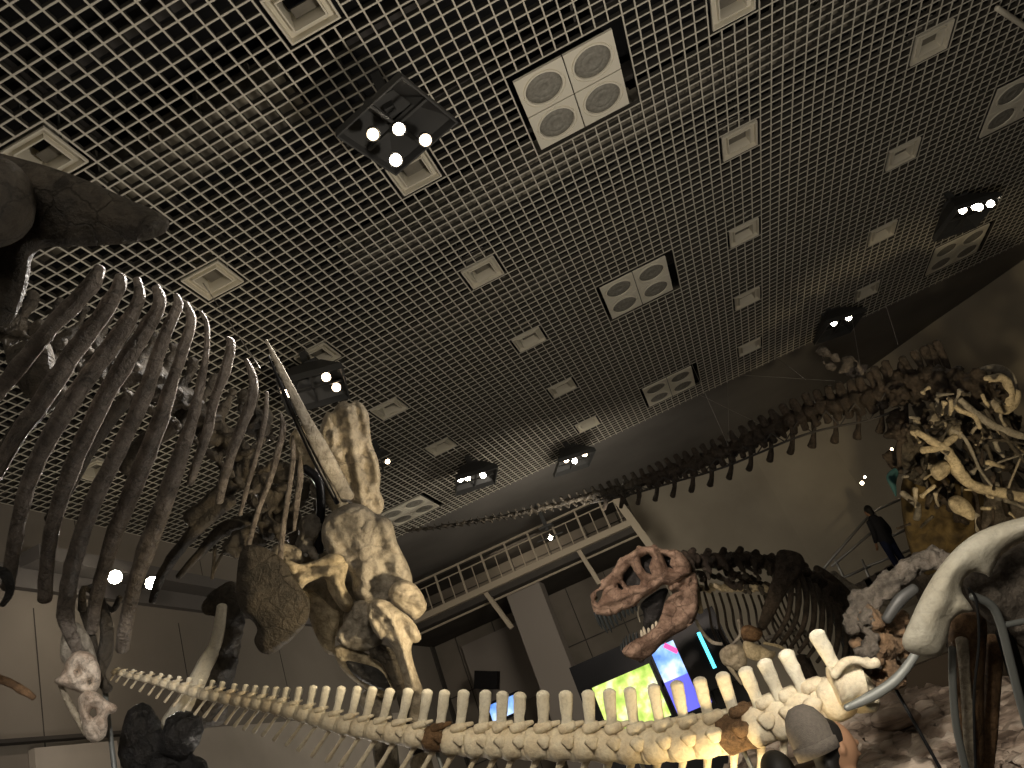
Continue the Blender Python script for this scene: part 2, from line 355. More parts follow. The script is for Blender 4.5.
# curved right wall
b = MB(); n = len(RW); vs = []
for x, y in RW: vs += [(x, y, 0), (x, y, 9.4)]
for x, y in RW: vs += [(x + .18, y + .25, 0), (x + .18, y + .25, 9.4)]
fs = []
for i in range(n - 1):
    a = 2 * i; fs += [(a, a + 2, a + 3, a + 1), (2 * n + a, 2 * n + a + 1, 2 * n + a + 3, 2 * n + a + 2), (a + 1, a + 3, 2 * n + a + 3, 2 * n + a + 1), (a, 2 * n + a, 2 * n + a + 2, a + 2)]
fs += [(0, 1, 2 * n + 1, 2 * n), (2 * n - 2, 4 * n - 2, 4 * n - 1, 2 * n - 1)]
b.add(vs, fs); struct(b.build('wall_right', M['wallr'], smooth=False))
b = MB(); b.box((XR + .1, 3.2, 4.6), (.2, 15, 9.2)); struct(b.build('wall_east', M['wallr'], smooth=False))
b = MB(); b.box((3.75, YN - .1, 4.6), (26, .2, 9.2)); struct(b.build('wall_near', M['wall'], smooth=False))
# back wall behind and under the balcony
b = MB(); b.box((-5.2, 24.6, 4.6), (8, .3, 9.2)); struct(b.build('wall_back', M['backwall'], smooth=False))
b = MB()
for x in (-8.2, -6.9, -5.6, -4.3, -3.0, -1.9): b.box((x, 24.43, 5.5), (.02, .03, 7.4))
for z in (3.0, 5.0, 7.9): b.box((-5.2, 24.42, z), (7.6, .03, .03))
struct(b.build('trim_3', M['dark'], smooth=False))
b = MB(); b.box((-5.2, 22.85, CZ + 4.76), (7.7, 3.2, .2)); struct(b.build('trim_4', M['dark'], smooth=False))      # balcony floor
b = MB(); b.box((-5.1, 21.2, CZ + 4.92), (7.7, .22, .17)); b.box((-5.1, 21.7, CZ + 4.64), (7.7, .06, .06)); struct(b.build('trim_5', M['beam'], smooth=False))   # balcony edge beam
# pillar
a0 = hit(505, 592, 1, 21.9); a1 = hit(536, 575, 1, 21.9)
b = MB(); b.box(((a0.x + a1.x) / 2, 22.2, (CZ + 4.66) / 2), (a1.x - a0.x, .6, CZ + 4.66)); struct(b.build('trim_6', M['pillar'], smooth=False))
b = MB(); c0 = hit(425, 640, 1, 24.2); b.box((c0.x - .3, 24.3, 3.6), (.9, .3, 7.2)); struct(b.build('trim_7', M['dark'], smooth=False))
b = MB(); b.box((-6.9, 24.35, 5.2), (2.3, .12, 2.2)); struct(b.build('trim_8', M['pillar'], smooth=False))
# grid ceiling
holes = []   # x0,x1,y0,y1
vents = []
lat = [(0, 0), (1, 0), (0, 1), (1, 1), (2, 1), (3, 1), (0, 2), (1, 2), (2, 2), (3, 2), (0, 3), (1, 3), (2, 3), (3, 3), (0, 4), (1, 4), (2, 4), (3, 4), (1, 5), (2, 5), (3, 5), (2, 0)]
for i, j in lat:
    x, y = COLX[i], Y0 + ROW * j; vents.append((x, y, i, j)); holes.append((x - 2 * CELL, x + 2 * CELL, y - 2 * CELL, y + 2 * CELL))
vents.append((X2 - 44 * CELL, Y0 + ROW * 2, -1, 2)); x, y = vents[-1][:2]; holes.append((x - 2 * CELL, x + 2 * CELL, y - 2 * CELL, y + 2 * CELL))
SPX = X2 + 13 * CELL
speakers = [(SPX, Y0 + ROW), (SPX, Y0 + 3 * ROW), (SPX, Y0 + 5 * ROW), (X2 - 31 * CELL, Y0 + 5 * ROW), (X2 + 57 * CELL, Y0 + 3 * ROW), (X2 + 57 * CELL, Y0 + 5 * ROW)]
for x, y in speakers: holes.append((x - 4 * CELL, x + 5 * CELL, y - 4 * CELL, y + 5 * CELL))
def cuts(v0, v1, blocks):
    segs = [(v0, v1)]
    for a, c in blocks:
        ns = []
        for s0, s1 in segs:
            if c <= s0 or a >= s1: ns.append((s0, s1)); continue
            if a > s0: ns.append((s0, a))
            if c < s1: ns.append((c, s1))
        segs = ns
    return segs
GB = .055; b = MB(); wb_ = MB(); e = 1e-3
k0 = math.ceil((XL - X2) / CELL); k1 = int((13.2 - X2) / CELL)
for k in range(k0, k1 + 1):
    x = X2 + k * CELL
    for s0, s1 in cuts(-3.9, min(wall_y(x) - .05, 17.8), [(h[2], h[3]) for h in holes if h[0] + e < x < h[1] - e]):
        b.box((x, (s0 + s1) / 2, HC + .004), (.016, s1 - s0, .008)); wb_.box((x, (s0 + s1) / 2, HC + .008 + GB / 2), (.008, s1 - s0, GB))
j0 = math.ceil((-3.9 - Y0) / CELL); j1 = int((22.4 - Y0) / CELL)
for k in range(j0, j1 + 1):
    y = Y0 + k * CELL; xm = 13.2
    while xm > -8 and wall_y(xm) < y + .05: xm -= .05
    if y >= 17.8: break
    for s0, s1 in cuts(XL if y < 17.8 else xm, xm, [(h[0], h[1]) for h in holes if h[2] + e < y < h[3] - e]):
        b.box(((s0 + s1) / 2, y, HC + .0055), (s1 - s0, .016, .008)); wb_.box(((s0 + s1) / 2, y, HC + .0095 + GB / 2), (s1 - s0, .008, GB))
struct(b.build('ceiling', M['grid'], smooth=False, recalc=False)); struct(wb_.build('ceiling_web', M['web'], smooth=False, recalc=False))
b = MB(); b.box((3.0, 20.2, HC + .06), (24, 4.8, .1)); struct(b.build('ceiling_soffit', M['soffit'], smooth=False))
b = MB(); b.box((3.75, 10.5, HC + 1.15), (26, 29.5, .1)); struct(b.build('ceiling_upper', M['plenum'], smooth=False))
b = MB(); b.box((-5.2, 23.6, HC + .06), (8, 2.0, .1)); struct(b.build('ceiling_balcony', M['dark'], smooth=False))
# plenum joists and ducts
b = MB()
for y in np.arange(-3, 22, 1.2): b.box((2, y, HC + .8), (22, .08, .22))
for x in np.arange(-8.3, 12, 2.4): b.box((x, 9, HC + .5), (.06, 26, .1))
struct(b.build('trim_9', M['joist'], smooth=False))
for k, (y, x0, x1, wd, lab) in enumerate([(8.15, -2.5, 6.5, .5, 'long ribbed air duct above the grid just past the nearest speaker panel'), (5.3, -8.5, -1.6, .6, 'air duct above the grid left of the nearest lamp pod'),
        (3.7, -1, 4, .45, 'air duct above the grid at the top edge behind the speaker panel'), (10.6, -7.5, 0, .4, 'narrow air duct above the grid near the middle left vents'), (4.6, 1.7, 8.5, .5, 'air duct above the grid at the upper right')]):
    r = empty('air_duct', (x0, y, HC + .45), lab, 'duct', 'ducts above the ceiling grid')
    b = MB(); b.box(((x0 + x1) / 2, y, HC + .45), (x1 - x0, wd, .3)); b.build('duct_body', M['duct'], r, smooth=False)
    for x in np.arange(x0, x1, .6): b = MB(); b.box((x, y, HC + .45), (.04, wd + .06, .36)); b.build('flange', M['duct'], r, smooth=False)
# vents
VL = {(0, 0): 'square ceiling vent at the far left above the dark hip bone', (1, 0): 'square ceiling vent at the top edge, left of the nearest lamp pod', (0, 1): 'square ceiling vent just above the tops of the tallest ribs',
      (1, 1): 'square ceiling vent directly behind the nearest lamp pod', (2, 1): 'square ceiling vent at the top edge right of the big speaker panel', (3, 1): 'ceiling vent beyond the top edge', (0, 2): 'square ceiling vent right of the spear shaped bone tip',
      (1, 2): 'dark square ceiling vent left of the middle of the ceiling', (2, 2): 'open square ceiling vent below and right of the big speaker panel', (3, 2): 'square ceiling vent highest and furthest right',
      (0, 3): 'flat square ceiling vent right of the top of the shoulder blade', (1, 3): 'square ceiling vent left of the middle speaker panel', (2, 3): 'square ceiling vent in line below the open vent, right of the middle speaker panel',
      (3, 3): 'square ceiling vent left of the cluster of four bright lamps', (0, 4): 'small ceiling vent above the very bright lamp pod', (1, 4): 'small ceiling vent just left of the farthest speaker panel, second row up',
      (2, 4): 'small ceiling vent above the farthest speaker panel on its right', (3, 4): 'ceiling vent below and left of the cluster of four bright lamps', (1, 5): 'smallest ceiling vent left of the farthest speaker panel',
      (2, 5): 'dim small ceiling vent right of the farthest speaker panel', (3, 5): 'dim small ceiling vent above the long suspended tail at the right', (2, 0): 'ceiling vent over the viewer', (-1, 2): 'square ceiling vent seen between two ribs at the lower left'}
def sq(c, r, z): return [(c[0] - r, c[1] - r, z), (c[0] + r, c[1] - r, z), (c[0] + r, c[1] + r, z), (c[0] - r, c[1] + r, z)]
def ring(b, c, prof):
    n = len(b.v)
    for r, z in prof: b.v += [Vector(p) for p in sq(c, r, z)]
    for i in range(len(prof) - 1):
        for k in range(4): b.f.append((n + i * 4 + k, n + i * 4 + (k + 1) % 4, n + i * 4 + 4 + (k + 1) % 4, n + i * 4 + 4 + k))
for x, y, i, j in vents:
    if (i, j) in ((3, 1), (2, 0)): continue
    c = (x, y); z = HC - .008
    r = empty('ceiling_vent', (x, y, z), VL[(i, j)], 'vent', 'square vents in the ceiling grid')
    b = MB(); ring(b, c, [(.232, z + .07), (.252, z + .03), (.252, z), (.234, z), (.228, z + .06), (.172, z + .06), (.168, z + .01), (.154, z + .01), (.15, z + .06), (.15, z + .30)])
    b.build('frame', M['vent'], r, smooth=False, recalc=False)
    b = MB(); opn = {(0, 0): .10, (1, 0): .12, (2, 1): .10, (1, 1): 0, (2, 2): .0, (0, 1): -.02}.get((i, j), -.07)
    b.box((x, y + .145 - (.145 - opn) * .5 - .0, z + .16), (.29, max(.05, .145 - opn), .012)) if False else b.box((x + .02, y + .03 + max(0, opn) * .5, z + .14), (.25, .22 - max(0, opn), .012))
    b.build('damper', M['duct'], r, smooth=False)
    b = MB(); b.box((x, y, z + .31), (.3, .3, .02)); b.build('neck_cap', M['ventdark'], r, smooth=False)
    for sx in (-1, 1): b = MB(); b.box((x + sx * .2, y, z + .66), (.015, .015, 1.12)); b.build('hanger', M['greysteel'], r, smooth=False)
SL = ['large white square panel of four round speaker grilles, nearest of all', 'white square panel of four round speaker grilles in the middle of the ceiling', 'foreshortened white panel of round speaker grilles above the suspended tail',
      'dim square panel of round speaker grilles behind the big shoulder bones', 'white panel of round speaker grilles cut by the right edge', 'dim panel of round speaker grilles below the cluster of four lamps']
for (x, y), lab in zip(speakers, SL):
    x += .25 * CELL; y += .5 * CELL
    z = HC - .01; r = empty('speaker_panel', (x, y, z), lab, 'speaker', 'panels of four round speakers in the ceiling')
    for sx in (-1, 1):
        for sy in (-1, 1):
            cx, cy = x + sx * .29, y + sy * .293
            b = MB(); n = 32; R1 = .235
            vs = []; hs = .283
            for k in range(n):
                th = 2 * math.pi * k / n; u, v = math.cos(th), math.sin(th); m_ = max(abs(u), abs(v)); vs.append((cx + u / m_ * hs, cy + v / m_ * hs, z + .03))
            for k in range(n):
                th = 2 * math.pi * k / n; u, v = math.cos(th), math.sin(th); m_ = max(abs(u), abs(v)); vs.append((cx + u / m_ * hs, cy + v / m_ * hs, z))
            for rr, zz in ((.252, 0), (.247, .012), (.238, .012), (.234, -.004), (.215, -.004), (.21, .03)):
                for k in range(n):
                    th = 2 * math.pi * k / n; vs.append((cx + math.cos(th) * rr, cy + math.sin(th) * rr, z + zz))
            fs = [(i * n + k, i * n + (k + 1) % n, (i + 1) * n + (k + 1) % n, (i + 1) * n + k) for i in range(7) for k in range(n)]
            pn = b.add(vs, fs).build('panel', M['panel'], r, smooth=False, recalc=False)
            b = MB(); b.lathe((cx, cy, z), [(.208, .03), (.208, .012), (.13, .004), (.125, .009), (.12, .004), (.06, .0), (.055, .006), (.01, .0)], (0, 0, 1), 32)
            b.build('grille', M['grille'], pn)
    b = MB(); b.box((x, y, z + .1), (1.0, 1.0, .14)); b.build('back_box', M['joist'], r, smooth=False)
    for sx in (-1, 1): b = MB(); b.box((x + sx * .4, y, z + .65), (.02, .02, 1.0)); b.build('hanger', M['greysteel'], r, smooth=False)
# lamp pods
def pod(p, lab, rot=.35, s=1., lamps=((.0, .0, 1), (.22, -.16, 0), (-.2, -.22, 1), (.0, -.34, 1)), hood=True, name='lamp_pod', bright='lamp'):
    p = Vector(p); r = empty(name, p, lab, 'ceiling lamp', 'lamp pods hung below the ceiling'); R = Matrix.Rotation(rot, 3, 'Z')
    if hood:
        b = MB(); n = len(b.v); prof = [(.17, .2), (.2, .2), (.44, -.08), (.45, -.17), (.43, -.17), (.42, -.08), (.17, .17)]
        for rr, z in prof: b.v += [p + R @ Vector(q) * s for q in ((-rr, -rr, z), (rr, -rr, z), (rr, rr, z), (-rr, rr, z))]
        for i in range(len(prof) - 1):
            for k in range(4): b.f.append((n + i * 4 + k, n + i * 4 + (k + 1) % 4, n + i * 4 + 4 + (k + 1) % 4, n + i * 4 + 4 + k))
        b.f.append((0, 1, 2, 3)); b.build('hood', M['pod'], r, smooth=False)
    b = MB(); b.box(p + Vector((0, 0, (HC - p.z + .1) / 2)), (.1 * s, .1 * s, HC - p.z - .1)); b.box(p + Vector((0, 0, .22 * s)), (.42 * s, .3 * s, .06)); b.build('bracket', M['pod'], r, smooth=False)
    b = MB(); b.box(p + R @ Vector((0, 0, -.1 * s)), (.8 * s, .03, .03), R); b.box(p + R @ Vector((0, 0, -.1 * s)), (.03, .8 * s, .03), R); b.build('yoke', M['pod'], r, smooth=False)
    for lm in lamps:
        kind = lm[-1]; q = p + (Vector(lm[:3]) if len(lm) == 4 else R @ Vector((lm[0], lm[1], -.12)) * s)
        dr = (Vector((q.x * .45, q.y * .45, 3.2)) - q).normalized()
        b = MB(); b.lathe(q, [(.035 * s, -.14 * s), (.06 * s, -.1 * s), (.075 * s, .06 * s), (.07 * s, .07 * s), (.06 * s, .04 * s)], dr, 16); c = b.build('lamp_can', M['pod'], r)
        b = MB(); b.lathe(q, [(.02 * s, .045 * s), (.058 * s, .048 * s), (.055 * s, .06 * s), (.01 * s, .075 * s)], dr, 16); b.build('lens', M[bright if kind == 1 else 'amber' if kind == 0 else 'lampdim'], c)
    return r
def podat(x, y, z): return hit(x, y, 2, CZ + z)
pod(podat(394, 118, 5.6), 'big dark lamp pod with two glaring lamps, nearest, at upper left', rot=-.285, s=.92, lamps=((0, .02, -.12, 1), (-.15, .1, -.36, 1), (.17, .17, -.25, 0), (-.21, -.17, -.22, 2)))
pod(podat(962, 212, 5.75), 'dark lamp pod with a row of four bright lamps at the far right', rot=.3, lamps=((-.25, -.3, 1), (.02, -.28, 1), (.15, -.2, 1), (.38, -.2, 1)))
pod(podat(836, 322, 5.85), 'lamp pod with two bright lamps above the suspended tail', rot=.3, lamps=((-.25, -.3, 1), (.1, -.3, 1)))
pod(podat(474, 475, 5.75), 'lamp pod with one dazzling lamp and two small ones left of centre', rot=.4, lamps=((.15, -.15, 1), (-.2, -.3, 1), (-.35, -.35, 1)))
pod(podat(572, 458, 5.8), 'lamp pod with three small lamps above the balcony rail', rot=.4, lamps=((0, -.1, 1), (.2, -.35, 0), (-.25, -.35, 0)))
pod(podat(312, 382, 5.7), 'lamp pod half hidden behind the spear shaped bone', rot=.4, lamps=((-.35, -.1, 0), (.3, .1, 0), (.2, -.25, 0)))
pod(podat(381, 462, 5.75), 'pair of small lamps beside the edge of the shoulder blade', rot=.4, s=.7, lamps=((-.2, -.1, 0), (.15, -.2, 0)), hood=False)
pod(podat(549, 534, 5.3), 'single bright lamp hanging before the balcony rail', rot=.2, s=.9, lamps=((0, 0, 1),), hood=False)
for q, lab in (((115, 577), 'bright spotlight by the left wall seen between ribs, the left one of two'), ((152, 583), 'brightest spotlight by the left wall seen between ribs, the right one of two')):
    p = hit(q[0], q[1], 0, -8.3); r = empty('wall_spotlight', p, lab, 'spotlight', 'spotlights on the left wall')
    b = MB(); dr = (CAM - p).normalized(); b.lathe(p, [(.05, -.25), (.10, -.2), (.12, 0), (.11, .01)], dr, 18); b.build('lamp_can', M['pod'], r)
    b = MB(); b.lathe(p, [(.02, .0), (.1, .012), (.095, .02), (.01, .03)], dr, 18); b.build('lens', M['lamp'], r)
    b = MB(); b.bar(p - dr * .2, (XL + .02, p.y + .1, p.z + .1), .05, .05); b.build('arm', M['pod'], r, smooth=False)
b = MB(); p0 = hit(20, 566, 0, -8.9); p1 = hit(245, 590, 0, -8.9)
b.box((-8.75, (p0.y + p1.y) / 2, (p0.z + p1.z) / 2 - .05), (.4, (p1.y - p0.y), .22)); tag(b.build('lighting_rail', M['band'], smooth=False), 'long grey lighting rail along the left wall behind the ribs', 'rail')
r = empty('ceiling_pipe', hit(1015, 15, 2, HC - .1), 'pale pipe below the grid in the top right corner', 'pipe')
b = MB(); b.sweep([hit(997, 8, 2, HC - .1), hit(1060, 50, 2, HC - .1)], .035, flat=1, amp=0); b.build('tube', M['vent'], r)
b = MB()
for q in (1003, 1040): p = hit(q, 8 + (q - 997) * .67, 2, HC - .1); b.box(p + Vector((0, 0, .07)), (.03, .03, .14))
b.build('clamp', M['vent'], r, smooth=False)
# balcony railing
r = empty('balcony_railing', (-5, 21.2, CZ + 5.0), 'pale steel railing along the upper balcony', 'railing')
zt = CZ + 5.9; zb = CZ + 5.0
b = MB(); b.box((-5.1, 21.2, zt), (7.6, .06, .05)); b.build('handrail', M['beam'], r, smooth=False)
b = MB(); b.box((-5.1, 21.2, zt - .22), (7.6, .03, .03)); b.build('mid_rail', M['beam'], r, smooth=False)
for i, x in enumerate(np.arange(-8.6, -1.3, .74)):
    b = MB(); b.box((x, 21.2, (zt + zb) / 2), (.05, .05, zt - zb)); b.build('post', M['beam'], r, smooth=False)
for i, x in enumerate(np.arange(-8.23, -1.3, .74)):
    b = MB(); b.box((x, 21.2, (zt - .22 + zb) / 2), (.025, .025, zt - .22 - zb)); b.build('baluster', M['beam'], r, smooth=False)
for q0, q1, lab in (((484, 590), (512, 628), 'diagonal brace under the balcony beside the grey pillar'), ((576, 546), (600, 584), 'diagonal brace under the balcony near the tyrannosaur snout')):
    b = MB(); b.bar(hit(*q0, 1, 21.3), hit(*q1, 1, 21.3), .12, .14, up=(0, 1, 0)); tag(b.build('balcony_brace', M['beam'], smooth=False), lab, 'brace', 'braces under the balcony')
b = MB(); b.bar(hit(617, 500, 1, 21.0), hit(652, 548, 1, 21.0), .2, .5, up=(0, 1, 0)); struct(b.build('trim_10', M['beam'], smooth=False))
b = MB(); q = hit(487, 680, 1, 23.2); b.box(q, (.7, .3, .5), Matrix.Rotation(.4, 3, 'Y')); tag(b.build('wall_sign', M['black'], smooth=False), 'small black box fixed on the wall left of the grey pillar', 'box')
# light display panels low on the left wall
for (y0, y1, z0, z1, k) in ((8.9, 10.35, 2.2, 4.62, 11), (11.75, 22, 2.2, 4.7, 12)):
    b = MB(); b.box((XL + .06, (y0 + y1) / 2, (z0 + z1) / 2), (.1, y1 - y0, z1 - z0)); struct(b.build('trim_%d' % k, M['lightpanel'], smooth=False))
b = MB(); b.box((XL + .1, 9.4, 4.72), (.12, 4, .05)); struct(b.build('trim_13', M['dark'], smooth=False))
# ------------------------------------------------------------------ screens on the black display wall
YS = 15.5
b = MB(); c0 = hit(570, 668, 1, YS + .2); c1 = hit(712, 606, 1, YS + .2)
b.box(((c0.x + c1.x) / 2, YS + .26, c0.z - 1.6), (c1.x - c0.x, .3, 3.2)); tag(b.build('display_wall', M['black'], smooth=False), 'black display wall behind the tyrannosaur jaw', 'display wall')
def screen(q0, wpx, hm, name, lab, m, y=YS, extra=None):
    a = hit(*q0, 1, y); c = hit(q0[0] + wpx, q0[1] - wpx * .43, 1, y); wd = (c - a).length
    r = empty(name, (a.x + wd / 2, y, a.z - hm / 2), lab, 'screen'); b = MB(); b.box((a.x + wd / 2, y + .06, a.z - hm / 2), (wd + .1, .1, hm + .1)); b.build('casing', M['black'], r, smooth=False)
    b = MB(); b.box((a.x + wd / 2, y, a.z - hm / 2), (wd, .03, hm)); b.build('picture', m, r, smooth=False); return r, a, wd
screen((592, 688), 57, .95, 'video_screen', 'wide screen showing a bright green landscape picture', M['green_screen'])
r, a, wd = screen((650, 650), 32, .62, 'portrait_screen', 'upright screen with a cloudy sky picture over violet blue below the jaw', M['sky_screen'])
b = MB(); b.box((a.x + wd / 2, YS, a.z - .62 - .3), (wd, .03, .6)); b.build('lower_picture', M['blue_screen'], r, smooth=False)
b = MB(); b.box((a.x + wd / 2, YS + .06, a.z - .92), (wd + .1, .1, .7)); b.build('lower_casing', M['black'], r, smooth=False)
b = MB(); p = Vector((a.x + wd * .62, YS - .02, a.z - .12)); b.bar(p + Vector((-.12, 0, .1)), p + Vector((.06, 0, -.1)), .02, .09, up=(0, 0, 1)); b.build('picture_mark', M['magenta'], r, smooth=False)
screen((488, 706), 28, .3, 'small_screen', 'small pale blue screen seen between the tail spines', M['sky_screen'])
r = empty('monitor', hit(705, 655, 1, 14.5), 'dark monitor with a glowing cyan stripe', 'screen')
b = MB(); q = hit(704, 655, 1, 14.5); b.box(q, (.75, .2, 1.1)); b.build('casing', M['black'], r, smooth=False)
b = MB(); b.box(q + Vector((.08, -.11, .05)), (.06, .02, .62)); b.build('light_stripe', M['cyan'], r, smooth=False)
# ================================================================== PALE TAIL SKELETON (front)
TOPS = [(118.5, 668), (125, 669.7), (134, 670), (142, 672), (151.8, 672), (161.5, 673.6), (170, 675.5), (179.7, 676.7), (189.5, 678), (200.6, 679.6), (213, 680.6), (223, 682), (235, 684), (246.5, 685), (256, 686), (266.4, 686.5),
        (277, 687.5), (287.5, 688), (300, 687.5), (314, 686), (327, 687), (342, 687), (358, 687), (373, 687.5), (390.6, 689), (409, 689), (428, 690), (445, 690.6), (464, 690.6), (486, 691), (503, 692), (520, 693), (543, 691.5), (565.6, 691.5),
        (588, 691), (609, 689.5), (629.4, 688), (653, 684.7), (676, 681.5), (698.8, 678), (721.4, 673), (744, 668), (763, 660), (784.4, 651), (815, 631.4)]
CEN = [(105, 670), (119, 672), (159, 681), (198, 692), (237, 699), (276, 706), (299, 712), (340, 724), (362, 728), (406, 734), (437, 739), (470, 742), (543, 743), (592, 744), (640, 746), (689, 740), (715, 736), (741, 730), (767, 722), (792, 714), (818, 705), (850, 688)]
OFF = [(110, -2), (300, -6), (400, -11), (440, -7), (500, -3), (560, 2), (610, 5), (650, 10), (700, 15), (760, 25), (815, 32)]
def li(tab, x): return float(np.interp(x, [t[0] for t in tab], [t[1] for t in tab]))
root = empty('tail_skeleton', at(470, 742, 4.2), 'long pale yellow dinosaur tail skeleton stretching across the bottom foreground', 'skeleton')
def dT(x): return float(np.interp(x, [105, 300, 450, 600, 870], [5.6, 5.05, 4.7, 4.4, 3.9]))
cx = [t[0] + li(OFF, t[0]) for t in TOPS]
for i, (tx, ty) in enumerate(TOPS):
    x = cx[i]; y = li(CEN, x); d = dT(x); sl = (cx[min(i + 1, len(cx) - 1)] - cx[max(i - 1, 0)]) / (2 if 0 < i < len(cx) - 1 else 1)
    hw = sl / 2 * 1.02; x0, x1 = x - hw, x + hw; y0, y1 = li(CEN, x0), li(CEN, x1)
    hh = float(np.interp(x, [110, 200, 300, 400, 500, 600, 700, 850], [2.2, 5.2, 7.5, 10, 14.5, 15.5, 18, 21]))
    brown = i in (27, 40)
    b = MB(); P, Rr = bone([(x0, y0 + 1, dT(x0)), (x0 + hw * .5, (y0 * 3 + y1) / 4 + 1, d), (x, y + 1, d), (x1 - hw * .5, (y0 + 3 * y1) / 4 + 1, d), (x1, y1 + 1, dT(x1))], [hh * 1.04, hh * 1.0, hh * .93, hh * 1.0, hh * 1.04], d)
    b.sweep(P, Rr, flat=.85, seg=16, sub=2, amp=.03, fr=25, cap=.12)
    ns = (x + (tx - x) * .32, y + (ty - y) * .3)
    # neural arch, zygapophyses and transverse process
    P, Rr = bone([(x - hw * .55, y - hh * .9, d), (x + hw * .5, y - hh * 1.2, d)], [hh * .38, hh * .34], d); b.sweep(P, Rr, flat=1.3, seg=8, sub=2, amp=.05)
    P, Rr = bone([(x + hw * .3, y - hh * 1.15, d), (x + hw * 1.25, y - hh * 1.4, d)], [hh * .26, hh * .16], d); b.sweep(P, Rr, flat=1, seg=7, sub=2)
    if x > 380:
        P, Rr = bone([(x, y - hh * .2, d - px(hh, d) * .8), (x + 2, y + hh * .2, d - px(hh, d) * .95)], [hh * .5, hh * .3], d); b.sweep(P, Rr, flat=.5, seg=8, sub=2)
    v = b.build('vertebra', M['brown'] if brown else M['white'], root)
    if brown: v['label'] = 'brown vertebra among pale ones'
    # neural spine: flat blade
    ax = np.array((tx - x, ty - y)); L = np.hypot(*ax); u = ax / L; nrm = np.array((-u[1], u[0])); wb = float(np.interp(x, [110, 200, 300, 400, 560, 650, 850], [1.6, 2.6, 4.2, 5.5, 7, 6.3, 8.5]))
    b = MB(); s0 = np.array((x, y)) + u * hh * .7; s1 = np.array((tx, ty)) + u * 0.5
    P, Rr = bone([tuple(s0) + (d,), tuple((s0 * 2 + s1) / 3) + (d,), tuple((s0 + 2 * s1) / 3) + (d,), tuple(s1 - u * wb * .45) + (d,)], [wb * .9, wb * .78, wb * .92, wb], d)
    b.sweep(P, Rr, flat=.42, seg=12, sub=4, amp=.05, fr=30); b.build('neural_spine', M['cream'], v)
    # chevron
    if i < 43 and i % 1 == 0:
        cl = float(np.interp(x, [110, 200, 300, 400, 600, 800], [7, 19, 30, 40, 52, 60])); cxo = float(np.interp(x, [110, 300, 400, 500, 600, 700, 800], [-.75, -.75, -.6, -.5, -.25, -.08, .0]))
        k = 1 / math.hypot(1, cxo); b = MB(); w2 = float(np.interp(x, [110, 300, 500, 850], [1., 2.0, 3.6, 5.0]))
        bx, by = x - hw * .4, y + hh * .8
        P, Rr = bone([(bx, by, d), (bx + cxo * cl * k * .4, by + cl * k * .4, d), (bx + cxo * cl * k, by + cl * k, d)], [w2 * 1.1, w2 * .75, w2 * 1.15], d)
        b.sweep(P, Rr, flat=.6, seg=8, sub=3); b.build('chevron', M['white'], v)
# last vertebra with its hooked process
b = MB(); d = 3.88; P, Rr = bone([(834, 686), (842, 684), (852, 681), (861, 680)], [19, 17, 16, 17], d); b.sweep(P, Rr, flat=.8, cap=.12, amp=.05, fr=25, seg=16)
P, Rr = bone([(834, 676), (844, 663), (856, 660), (868, 664), (877, 662)], [4, 4.5, 4, 4.5, 5], d - .06); b.sweep(P, Rr, flat=.7)
v = b.build('vertebra', M['white'], root)
b = MB(); P, Rr = bone([(846, 708), (870, 697), (892, 683), (906, 668), (918, 650)], [3.5, 5, 5, 4.5, 4], 3.8); b.sweep(P, Rr, flat=.7, amp=0); b.build('support_bar', M['greysteel'], root)
for x, y in ((437, 752), (640, 760), (741, 745)):
    d = dT(x); p = at(x, y, d + .03); b = MB(); b.sweep([p, Vector((p.x, p.y, .0))], .012, flat=1, amp=0); b.build('mount_post', M['greysteel'], root)
# ================================================================== LEFT GIANT SKELETON
root = empty('giant_skeleton', at(250, 480, 5), 'giant horned dinosaur skeleton seen from below, ribs at left and foreleg at centre', 'skeleton')
def rib(pts, rad, m='rib', d=4, flat=.65, amp=.1, name='rib'):
    b = MB(); P, Rr = bone(pts, rad, d); b.sweep(P, Rr, flat=flat, amp=amp, fr=12, seg=12); return b.build(name, M[m], root)
# near ribs, top to belly
rib([(100, 268, 3.7), (92, 284, 3.7), (72, 306, 3.75), (50, 328, 3.8), (20, 365, 4), (-25, 420, 4.2)], [6, 8, 9, 8, 8, 7])
rib([(121, 276, 3.8), (118, 288, 3.8), (104, 312, 3.85), (76, 350, 3.9), (44, 398, 4.0), (8, 450, 4.2), (-30, 520, 4.4)], [5, 7, 8, 9, 9, 8, 7])
rib([(137, 279, 3.9), (139, 300, 3.9), (122, 330, 3.95), (92, 372, 4.0), (58, 422, 4.1), (30, 478, 4.3), (16, 535, 4.4), (8, 588, 4.5)], [4, 6, 8, 9, 9, 8, 7, 6])
rib([(156, 287, 4.0), (160, 302, 4.0), (148, 326, 4.05), (122, 368, 4.1), (94, 418, 4.2), (68, 478, 4.35), (50, 540, 4.5), (45, 600, 4.6)], [4, 6, 8, 9, 9, 8, 7, 6.5])
rib([(176, 295, 4.15), (178, 306, 4.15), (167, 330, 4.15), (155, 364, 4.2), (142, 400, 4.3), (118, 452, 4.4), (92, 505, 4.5), (73, 565, 4.6), (66, 615, 4.7), (80, 655, 4.7)], [3, 5, 6, 7, 8, 8, 8, 8, 8, 5])
rib([(186, 303, 4.3), (191, 322, 4.3), (183, 350, 4.3), (172, 382, 4.35), (160, 420, 4.45), (138, 478, 4.6), (116, 530, 4.7), (98, 590, 4.8), (92, 632, 4.85)], [3, 5, 5.5, 6, 8, 9, 8, 6.5, 5])
